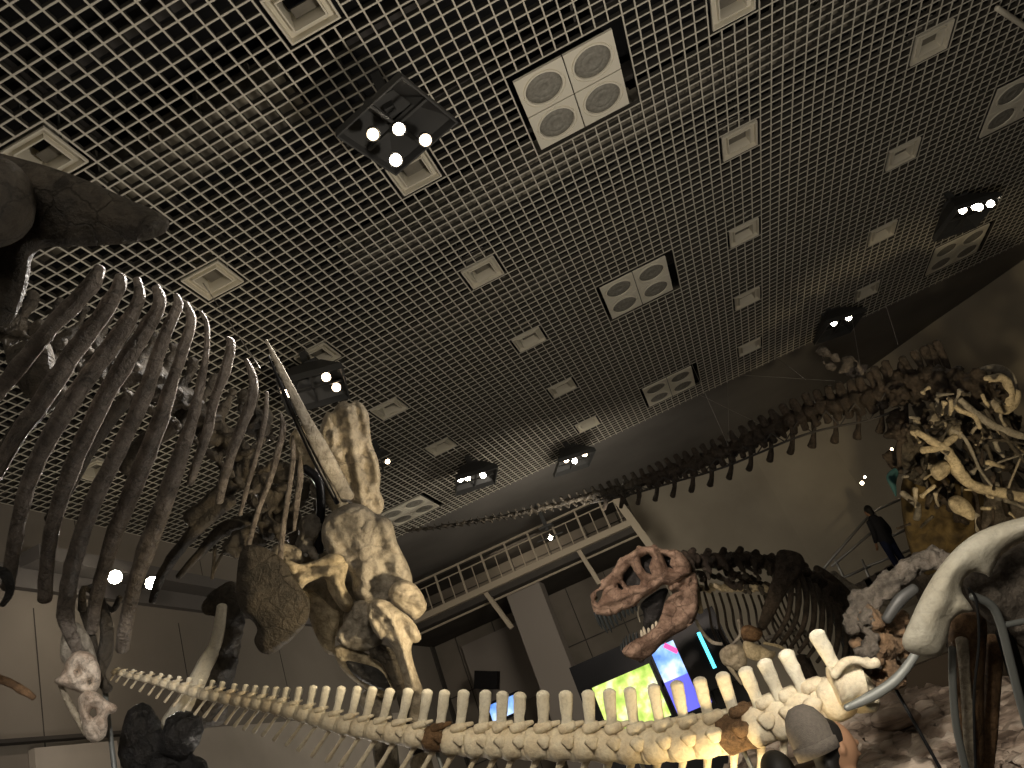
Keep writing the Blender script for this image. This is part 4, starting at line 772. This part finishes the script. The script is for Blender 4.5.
b = MB(); P, Rr = bone([(832, 574, 11.6), (850, 588, 11.6), (872, 598, 11.6), (900, 604, 11.6)], [4, 6, 5, 5], 11.6); b.sweep(P, Rr, amp=.2); b.build('tail', M['greybone'], root)
for x in (800, 850):
    p = at(x, 660, 11.0); b = MB(); b.sweep([p, (p.x, p.y, 1.2), (p.x, p.y - .2, 0.1)], [.13, .09, .12], flat=.9); b.build('leg', M['rexd'], root)
# ================================================================== RIGHT REAR SKELETON WITH SUSPENDED TAIL
root = empty('longtailed_skeleton', at(950, 430, 12.5), 'dark tangled plant eater skeleton at upper right with long suspended tail', 'skeleton')
tailp = [(900, 385, 12.5), (870, 398, 12.8), (840, 405, 13.1), (812, 413, 13.4), (785, 424, 13.7), (757, 438, 14.0), (730, 451, 14.3), (703, 462, 14.6), (676, 471, 14.9), (650, 480, 15.2), (622, 489, 15.5), (590, 497, 15.9), (555, 506, 16.3), (520, 514, 16.7), (480, 521, 17.1), (440, 527, 17.5), (405, 531, 17.9)]
TX = [p[0] for p in tailp][::-1]; TY = [p[1] for p in tailp][::-1]; TD = [p[2] for p in tailp][::-1]
x = 905; k = 0
while x > 408:
    y = float(np.interp(x, TX, TY)); d = float(np.interp(x, TX, TD)); hw = float(np.interp(x, [400, 500, 560, 620, 680, 770, 810, 900], [2.2, 3.8, 5.2, 8.5, 12, 14, 16, 19])); stp = float(np.interp(x, [400, 600, 900], [7, 8, 12]))
    ya = float(np.interp(x + stp, TX, TY)); sl = (ya - y) / stp; n_ = math.hypot(1, sl); nx, ny = sl / n_, -1 / n_
    b = MB(); P, Rr = bone([(x - stp * .45, y - sl * stp * .45 - hw * .1, d), (x + stp * .45, y + sl * stp * .45 - hw * .1, d)], [hw * .5, hw * .6], d); b.sweep(P, Rr, flat=1, seg=10, sub=3, amp=.5, fr=10)
    P, Rr = bone([(x - stp * .2, y, d), (x + stp * .2 + 2, y + hw * .75, d - .1)], [hw * .3, hw * .22], d); b.sweep(P, Rr, flat=.8, seg=8, sub=2, amp=.4, fr=10)
    m = 'rexd' if x > 640 else 'darkbone'
    v = b.build('vertebra', M[m], root)
    b = MB(); P, Rr = bone([(x, y, d), (x + nx * hw * 1.15 - 3, y + ny * hw * 1.15, d)], [hw * .3, hw * .24], d); b.sweep(P, Rr, flat=.6, seg=8, sub=3, amp=.3, fr=10); b.build('neural_spine', M[m], v)
    if x > 600 and k % 2 == 0:
        L = hw * 2.1; b = MB(); P, Rr = bone([(x, y + 4, d), (x + 1, y + L * .6, d), (x - 1, y + L, d)], [2.6, 2.2, 3.0 * hw / 12], d); b.sweep(P, Rr, flat=.7, seg=8, sub=3, amp=.15, fr=10); b.build('chevron', M['rexd'], v)
    x -= stp; k += 1
b = MB(); lower = []
for i, (x, y, d) in enumerate(tailp[:12]):
    hw = float(np.interp(x, [400, 500, 600, 700, 800, 900], [2, 4, 7, 13, 21, 26])); lower.append((x, y + hw * .9, d))
b.sweep(pl(lower), .02, flat=1, seg=6, amp=0)
for i in range(len(lower) - 1):
    xa, ya, da = lower[i]; xb, yb, db = lower[i + 1]
    b.sweep([at(xa, ya, da), at((xa + xb) / 2, (tailp[i][1] + tailp[i + 1][1]) / 2 + 2, da)], .012, flat=1, seg=5, sub=1, amp=0); b.sweep([at(xb, yb, db), at((xa + xb) / 2, (tailp[i][1] + tailp[i + 1][1]) / 2 + 2, da)], .012, flat=1, seg=5, sub=1, amp=0)
b.build('tail_truss', M['joist'], root)
# pale cluster over the tail base
b = MB()
for i in range(26):
    t = i / 25; x = 822 + 44 * t + random.uniform(-5, 5); y = 358 + 16 * t + random.uniform(-8, 8); b.ball(at(x, y, 13.2), px(random.uniform(2, 5), 13.2), amp=.5, fr=12, seg=8, rings=6)
b.build('pelvic_spines', M['rock'], root, remesh=.03, disp=.03, dfr=14)
# back spines
for (x0, y0, x1, y1) in ((892, 376, 885, 362), (912, 374, 902, 358), (924, 372, 914, 352), (932, 370, 924, 348), (940, 368, 928, 346), (948, 368, 936, 342), (880, 382, 874, 368)):
    b = MB(); P, Rr = bone([(x0 + 3, y0 + 8, 12.4), (x0, y0, 12.4), (x1, y1, 12.4)], [4, 3, 4], 12.4); b.sweep(P, Rr, flat=.5, amp=.2); b.build('back_spine', M['rexd'], root)
# body: backbone, ribs, limb bones
bp = [(895, 385, 12.4), (915, 382, 12.3), (935, 380, 12.2), (955, 380, 12.1), (975, 382, 12.0), (995, 388, 12.0)]
for i, (x, y, d) in enumerate(bp):
    b = MB(); b.ball(at(x, y, d), px(13, d), amp=.5, fr=7); b.ball(at(x + 8, y + 10, d - .1), px(9, d), amp=.5, fr=9); P, Rr = bone([(x, y, d), (x - 2, y + 22, d - .2)], [6, 4], d); b.sweep(P, Rr); b.build('vertebra', M['rexd'], root, remesh=.05, disp=.05, dfr=10)
# the ring of the hip at the right
b = MB(); P, Rr = bone([(985, 380), (1002, 378), (1010, 390), (1008, 404), (1016, 398), (1018, 390), (1014, 404), (1004, 410), (990, 408)], [3.5, 4.5, 5, 4, 3, 3, 4, 4.5, 4], 11.8); b.sweep(P, Rr, amp=.2); b.build('hip_ring', M['yellow'], root)
b = MB(); P, Rr = bone([(978, 372), (990, 368), (1006, 372), (1014, 384), (1012, 394)], [3, 3.5, 4, 4, 4], 12); b.sweep(P, Rr, amp=.2); b.build('hip_ring', M['greybone'], root)
random.seed(21)
for i in range(26):      # tangle of ribs and limb bones
    x = random.uniform(900, 1010); y = random.uniform(395, 500); a = random.uniform(.4, 1.9); L = random.uniform(25, 60); d = random.uniform(11.6, 12.8); cv = random.uniform(-10, 10)
    ex, ey = x + math.cos(a) * L, y + math.sin(a) * L
    b = MB(); P, Rr = bone([(x, y, d), ((x + ex) / 2 + cv, (y + ey) / 2, d + .1), (ex, ey, d + random.uniform(-.2, .4))], [random.uniform(2, 4), random.uniform(1.4, 3), random.uniform(2, 4)], d); b.sweep(P, Rr, flat=.7, amp=.2, seg=8)
    b.build('rib', M[random.choice(['rexd', 'rexd', 'darkbone', 'greybone', 'rexd'])], root)
for i in range(44):
    x = random.uniform(893, 1015); y = random.uniform(388, 475); d = random.uniform(11.8, 12.6); b = MB(); b.ball(at(x, y, d), px(random.uniform(5, 10), d), amp=.7, fr=9); b.build('body_bone', M[random.choice(['rexd', 'blackbone', 'darkbone', 'rexd', 'tan'])], root, remesh=.05, disp=.05, dfr=12)
for i in range(70):
    x = random.uniform(905, 1020); y = random.uniform(385, 530); a = random.uniform(0, 3.14); L = random.uniform(5, 20); d = random.uniform(11.3, 11.9)
    b = MB(); P, Rr = bone([(x, y, d), (x + math.cos(a) * L * .5 + random.uniform(-2, 2), y + math.sin(a) * L * .5, d), (x + math.cos(a) * L, y + math.sin(a) * L, d + random.uniform(-.2, .2))], [random.uniform(1, 3.2), random.uniform(.8, 2), random.uniform(1, 3)], d); b.sweep(P, Rr, flat=.7, amp=.35, seg=7, sub=3)
    b.build('small_bone', M[random.choice(['rexd', 'darkbone', 'tan', 'greybone', 'rexd', 'darkbone', 'yellow'])], root)
for pts, rad, m in (([(916, 432), (930, 440), (948, 452), (958, 470), (975, 486), (1000, 492), (1030, 498)], [3, 4, 5, 6, 5, 5, 5], 'yellow'), ([(922, 450), (938, 448), (950, 440), (956, 436)], [3.5, 3.5, 4, 3], 'yellow'), ([(948, 398), (960, 410), (974, 416), (980, 428)], [2, 2.5, 2.5, 2], 'yellow'),
                    ([(952, 430), (966, 440), (980, 470), (992, 486)], [2, 2, 1.6, 1.4], 'greybone'), ([(985, 410), (1000, 430), (1015, 450), (1030, 468)], [2.2, 2, 2, 2], 'darkbone'), ([(960, 400), (985, 420), (1010, 432), (1030, 438)], [3, 4, 4, 4], 'greybone'),
                    ([(1030, 452), (1000, 462), (985, 470)], [1.2, 1.2, 1], 'greybone'), ([(1022, 455), (1012, 478), (1008, 490)], [1, 1.2, 1.2], 'tan'), ([(1030, 445), (1000, 440), (975, 442)], [1.4, 1.4, 1.2], 'darkbone')):
    b = MB(); P, Rr = bone(pts, rad, 11.5); b.sweep(P, Rr, flat=.7, amp=.2, seg=8); b.build('limb_bone', M[m], root)
b = MB(); b.slab([(930, 466), (944, 460), (952, 466), (948, 476), (938, 482), (930, 474)], 11.5, .25, edge=8, step=3, amp=.8); b.build('limb_bone', M['yellow'], root)
b = MB(); b.slab([(946, 500), (956, 494), (968, 500), (976, 512), (974, 522), (962, 516), (952, 512)], 11.4, .25, edge=8, step=3, amp=.9, fr=10); b.build('limb_bone', M['yellow'], root)
b = MB(); b.slab([(905, 425), (918, 420), (926, 432), (924, 448), (912, 462), (904, 466), (892, 464), (894, 448)], 12, .2, edge=10, step=3.5, amp=.5); b.build('shoulder_blade', M['darkbone'], root)
p = at(940, 520, 12.2)
# fossil-bearing column behind the skeleton
root = empty('fossil_rock_column', Vector((p.x, p.y, 0)), 'tall brown and olive rock column under the tangled skeleton', 'rock')
b = MB(); b.slab([(900, 480), (915, 465), (940, 455), (965, 460), (985, 490), (985, 540), (950, 570), (925, 585), (912, 560), (902, 520)], 13.7, .9, edge=26, step=5, amp=.9, fr=3); b.build('rock_block', mat('olive_rock', (.17, .12, .05), .85, (.07, .05, .025), 5, .9, bscale=14), root)
b = MB(); b.slab([(985, 490), (1000, 480), (1040, 480), (1040, 560), (960, 580), (975, 530)], 13.7, .7, edge=20, step=6, amp=.9, fr=3); b.build('rock_block', M['rock'], root)
b = MB(); q = at(940, 560, 13.8); b.box((q.x, q.y, q.z / 2), (1.2, .8, q.z)); b.build('plinth', M['rock'], root, smooth=False)
b = MB(); b.slab([(884, 475), (900, 464), (908, 458), (908, 464), (896, 476), (897, 500), (892, 490)], 13.5, .08, edge=5, step=2.5); tag(b.build('teal_fin', M['teal']), 'small teal fin shape left of the olive rock column', 'ornament')
# ================================================================== STAIRS, RAILS AND THE PERSON ON THEM
root = empty('staircase', hit(870, 600, 1, 19.5), 'grey staircase with steel handrails climbing behind the tyrannosaur', 'staircase')
def S(x, y, dy=0): return hit(x, y, 1, 19.5 + dy)
def rail(q0, q1, r=.03, name='handrail', dy=0):
    b = MB(); b.sweep([S(*q0, dy), S(*q1, dy)], r, flat=1, seg=8, sub=2, amp=0); b.build(name, M['steel'], root)
rail((824, 568), (872, 512)); rail((832, 566), (884, 522)); rail((872, 512), (910, 495)); rail((824, 568), (836, 590)); rail((884, 540), (915, 525)); rail((868, 566), (915, 548)); rail((838, 580), (870, 566)); rail((835, 560), (846, 582), name='rail_post'); rail((862, 560), (874, 590), name='rail_post'); rail((874, 513), (905, 560), name='rail_post'); rail((842, 592), (872, 578))
b = MB()
for i in range(8):
    q = S(838 + i * 11, 600 - i * 6, .5); b.box((q.x, q.y, q.z), (.42, 1.2, .17))
q0 = S(836, 606, .5); b.bar(q0, S(925, 556, .5), .1, .3); b.build('steps', M['rock'], root, smooth=False)
b = MB(); q = S(900, 590, .6); b.box((q.x, q.y, q.z / 2 - .3), (2.4, .5, q.z - .2)); b.build('stair_base', M['wallr'], root, smooth=False)

def person(name, foot, face, label, hat=None, coat='cloth', pants='denim', scale=1., lean=0.):
    """standing figure, facing the direction 'face' (radians about z, 0 = +Y)"""
    foot = Vector(foot); root = empty(name, foot, label, 'person'); R = Matrix.Rotation(face, 3, 'Z') @ Matrix.Rotation(-lean, 3, 'X')
    T = lambda x, y, z: foot + R @ (Vector((x, y, z)) * scale)
    def chain(b, pts, rad, flat=1): b.sweep([T(*p) for p in pts], [r * scale for r in rad], flat=flat, seg=12, sub=4, amp=0, view=R @ Vector((0, 1, 0)))
    b = MB()
    chain(b, [(0, 0, .95), (0, -.01, 1.1), (0, 0, 1.3), (0, 0, 1.42)], [.14, .125, .155, .12], .68); chain(b, [(0, 0, 1.4), (0, .01, 1.55)], [.06, .055])
    for s in (-1, 1):
        chain(b, [(.08 * s, 0, .95), (.1 * s, .01, .5), (.1 * s, -.01, .1)], [.085, .055, .038]); chain(b, [(.1 * s, -.03, .05), (.1 * s, .13, .035)], [.04, .035])
        chain(b, [(.17 * s, 0, 1.4), (.21 * s, -.01, 1.12), (.2 * s, .12, .92)], [.05, .04, .028])
        chain(b, [(.2 * s, .12, .92), (.2 * s, .155, .86)], [.028, .032], 1.0)
        for f in range(4): chain(b, [(.2 * s + (f - 1.5) * .018, .155, .86), (.2 * s + (f - 1.5) * .019, .19, .80 + abs(f - 1.5) * .006), (.2 * s + (f - 1.5) * .018, .2, .77 + abs(f - 1.4) * .008)], [.009, .009, .007])
        chain(b, [(.2 * s - .025 * s, .14, .88), (.2 * s - .05 * s, .18, .84)], [.011, .008])
    b.ball(T(0, .02, 1.64), (.078 * scale, .1 * scale, .12 * scale), R=R, seg=20, rings=14)
    b.ball(T(0, .125, 1.62), .016 * scale); b.ball(T(.08, .01, 1.63), (.012, .02, .032), R=R); b.ball(T(-.08, .01, 1.63), (.012, .02, .032), R=R); b.ball(T(0, .105, 1.575), (.03, .015, .012), R=R)
    b.build('body', M['skin'], root, remesh=.009, smoothit=2)
    b = MB(); chain(b, [(0, 0, .86), (0, 0, 1.1), (0, 0, 1.3), (0, 0, 1.44)], [.185, .165, .19, .15], .7)
    for s in (-1, 1): chain(b, [(.15 * s, 0, 1.41), (.22 * s, -.01, 1.12), (.205 * s, .1, .95)], [.07, .058, .045])
    chain(b, [(0, 0, 1.43), (0, .0, 1.5)], [.09, .085]); b.build('coat', M[coat], root, remesh=.015, smoothit=3)
    b = MB(); chain(b, [(0, 0, .98), (0, 0, .86)], [.15, .16], .75)
    for s in (-1, 1): chain(b, [(.085 * s, 0, .9), (.1 * s, .01, .5), (.1 * s, -.01, .1)], [.1, .075, .062])
    b.build('trousers', M[pants], root, remesh=.015, smoothit=3)
    for s in (-1, 1): b = MB(); chain(b, [(.1 * s, -.05, .05), (.1 * s, .06, .05), (.1 * s, .16, .035)], [.05, .05, .04]); b.build('shoe', M['rubber'], root)
    b = MB(); b.ball(T(0, -.012, 1.67), (.088 * scale, .103 * scale, .115 * scale), R=R, seg=20, rings=14); b.ball(T(0, -.06, 1.58), (.07 * scale, .05 * scale, .08 * scale), R=R); b.build('hair', M['hair'], root, remesh=.012, smoothit=2)
    if hat:
        b = MB(); prof = [(.092, 1.645), (.106, 1.65), (.108, 1.69), (.106, 1.73), (.098, 1.78), (.075, 1.83), (.04, 1.86), (.004, 1.865)]
        b.lathe(T(0, -.015, 0), [(r_ * scale, z * scale) for r_, z in prof], R @ Vector((0, -.03, 1)), 28); b.build('beanie', M[hat], root)
        b = MB(); b.lathe(T(0, -.015, 0), [(.095 * scale, 1.64 * scale), (.112 * scale, 1.64 * scale), (.114 * scale, 1.69 * scale), (.1 * scale, 1.7 * scale)], R @ Vector((0, -.03, 1)), 28); b.build('beanie_cuff', M[hat], root)
    return root
# visitor in a knit cap, seen from behind at the bottom edge
h = at(823, 731, 3.72); person('person', (h.x, h.y, 0), -1.2, 'person in a grey brown knit cap seen from behind at the bottom edge', hat='hat', scale=h.z / 1.72)
h = at(776, 768, 3.9); person('person', (h.x, h.y, 0), .3, 'person with black hair, only the crown showing beside the knit cap', scale=(h.z + .08) / 1.78)
h = at(868, 510, 17.6); person('person', (h.x, h.y, h.z - 1.62), .5, 'person in dark clothes leaning on the stair rail in the distance', scale=.97)
b = MB(); b.box((h.x + .2, h.y, h.z - 1.62 - .11), (1.2, 1.6, .2)); b.box((h.x + .2, h.y, (h.z - 1.8) / 2), (.3, .3, h.z - 1.8)); tag(b.build('stair_landing', M['rock'], smooth=False), 'landing under the distant person on the stairs', 'landing')
for q, lab in (((862, 483), 'tiny paired reflection, built glowing, on the beige wall above the stairs'), ((889, 455), 'tiny reflection, built glowing, by the teal fin')):  # reflections, built as small glowing spotlights
    p = at(*q, 19); r = empty('glowing_reflection', p, lab, 'spotlight'); b = MB(); b.lathe(p, [(.03, -.15), (.05, 0), (.04, .01)], (CAM - p).normalized(), 12); b.build('lamp_can', M['pod'], r); b = MB(); b.ball(p, .045); b.build('lens', M['amber'], r); b = MB(); b.ball(p + Vector((.13, 0, .1)), .03); b.build('lens', M['amber'], r)
# ================================================================== RIGHT FOREGROUND: PALE HIP BONE, ROCK, LEG AND SUPPORTS
root = empty('hip_skeleton', at(985, 640, 2.6), 'pale cream hip bone with dark matrix on leg bones at the right edge', 'skeleton')
b = MB(); b.slab([(1070, 500), (1024, 517), (1000, 523), (975, 533), (955, 548), (935, 572), (920, 598), (908, 625), (901, 640), (905, 651), (925, 658), (942, 656), (948, 640), (950, 622), (960, 613), (974, 612), (970, 604), (961, 592), (962, 580), (972, 571), (985, 574), (990, 578), (994, 566), (1004, 550), (1030, 536), (1070, 530)], 2.45, .10, edge=20, step=3.2, amp=.12, fr=12,
    ridges=[([(958, 575), (955, 600), (945, 620)], 5, -.012), ([(1060, 512), (960, 560), (925, 640)], 12, .015)]); b.build('hip_bone', M['cream'], root)
b = MB(); b.slab([(962, 580), (975, 570), (990, 576), (1000, 556), (1020, 542), (1070, 530), (1070, 660), (1030, 655), (1000, 630), (980, 615), (968, 598)], 2.62, .14, edge=18, step=4, amp=.6, fr=12); b.build('bone_matrix', M['rock'], root)
b = MB(); b.slab([(946, 622), (960, 612), (985, 612), (988, 630), (984, 680), (985, 780), (962, 780), (955, 720), (950, 660)], 2.75, .13, edge=14, step=4, amp=.4, fr=10); b.build('leg_bone', M['brown'], root)
b = MB(); P, Rr = bone([(962, 640, 2.68), (966, 690, 2.68), (972, 780, 2.68)], [6, 5, 6], 2.7); b.sweep(P, Rr, flat=.6); b.build('leg_bone', M['tan'], root)
b = MB(); P, Rr = bone([(994, 640, 2.85), (990, 700, 2.85), (984, 780, 2.85)], [10, 9, 9], 2.85); b.sweep(P, Rr, flat=.8); b.build('leg_bone', M['brown'], root)
for pts, rad in (([(952, 648, 2.55), (953, 690, 2.55), (957, 730, 2.55), (968, 780, 2.55)], 3.6), ([(972, 596, 2.5), (990, 604, 2.5), (1000, 622, 2.5), (1010, 660, 2.5), (1020, 700, 2.5), (1032, 740, 2.5)], 4.2), ([(1000, 626, 2.5), (1030, 620, 2.5)], 3)):
    b = MB(); P, Rr = bone(pts, rad, 2.5); b.sweep(P, Rr, flat=.8, amp=0); b.build('support_bar', M['greysteel'], root)
b = MB(); P, Rr = bone([(968, 588, 2.48), (976, 600, 2.48), (979, 640, 2.48), (974, 700, 2.48), (976, 780, 2.48)], 1.3, 2.48); b.sweep(P, Rr, flat=1, amp=0); b.build('power_cable', M['rubber'], root)
b = MB(); P, Rr = bone([(1004, 632, 2.6), (1014, 665, 2.6), (1026, 700, 2.6)], [8, 8, 7], 2.6); b.sweep(P, Rr, flat=.6, amp=0); b.build('clamp', M['black'], root)
p = at(975, 780, 2.75); b = MB(); b.box((p.x, p.y, p.z / 2), (.1, .1, p.z)); b.build('support_post', M['greysteel'], root, smooth=False)
# rocky vertebral block
q = at(880, 640, 4.1); root = empty('rocky_fossil_block', q, 'lumpy grey and rust fossil block left of the cream hip bone', 'fossil'); random.seed(5)
b = MB()
P, Rr = bone([(852, 628), (862, 606), (880, 588), (900, 574), (925, 562), (945, 556)], [9, 12, 11, 10, 9, 8], 4.2); b.sweep(P, Rr, flat=.9, amp=.3, fr=10)
b.build('upper_ridge', M['rock'], root, remesh=.016, disp=.035, dfr=14)
b = MB()
for i in range(34):
    x = random.uniform(862, 908); y = random.uniform(612, 688)
    if y > 680 - (x - 862) * .3 + 8: continue
    b.ball(at(x, y, 4.1 + random.uniform(-.05, .1)), px(random.uniform(6, 11), 4.1), amp=.5, fr=16, seg=10, rings=7)
b.build('lower_lumps', M['rockred'], root, remesh=.016, disp=.03, dfr=20)
b = MB()
for i in range(14):
    x = random.uniform(858, 875); y = random.uniform(615, 665); b.ball(at(x, y, 4.05), px(random.uniform(5, 8), 4.1), amp=.5, fr=18, seg=10, rings=7)
b.build('side_lumps', M['rock'], root, remesh=.016, disp=.03, dfr=20)
b = MB(); P, Rr = bone([(886, 620, 4.0), (900, 600, 4.0), (915, 588, 4.0)], [5, 6, 5], 4.0); b.sweep(P, Rr, flat=.5, amp=0); b.build('clamp', M['pod'], root)
p = at(885, 670, 4.2); b = MB(); b.sweep([p, (p.x, p.y, 0)], .009, flat=1, amp=0); b.build('support_post', M['black'], root)
# layered rock base
root = empty('layered_rock_base', at(900, 760, 5), 'pinkish layered rock base at the bottom right', 'rock'); random.seed(9)
for i in range(9):
    y = 716 + i * 9; d = 5.6 - i * .16; x0 = 742 + random.uniform(-8, 8) ; P, Rr = bone([(x0, y + 26, d), (x0 + 90, y + 8, d), (x0 + 180, y - 8, d), (x0 + 330, y - 30, d)], [10, 13, 12, 12], d)
    b = MB(); b.sweep(P, [r_ * 1.15 for r_ in Rr], flat=2.2, amp=.35, fr=4, seg=14, sub=10); b.build('rock_layer', M['strata'], root, remesh=.03, disp=.07, dfr=9)
b = MB(); b.slab([(868, 716), (885, 708), (912, 706), (925, 718), (900, 732), (878, 738)], 5.0, .3, edge=14, step=5, amp=.5, fr=5); b.build('boulder', M['strata'], root)
b = MB(); p = at(900, 800, 5.2); b.box((p.x, p.y + .6, p.z / 2 - .05), (4.0, 2.0, p.z)); b.build('rock_plinth', M['rock'], root, smooth=False)
# dark case under the hip
b = MB(); q = at(925, 690, 6.6); b.box((q.x, q.y + .6, q.z / 2), (1.6, .4, q.z + .35)); tag(b.build('display_case', mat('brown_case', (.07, .05, .03), .7), smooth=False), 'dark brown case behind the grey support bar', 'case')
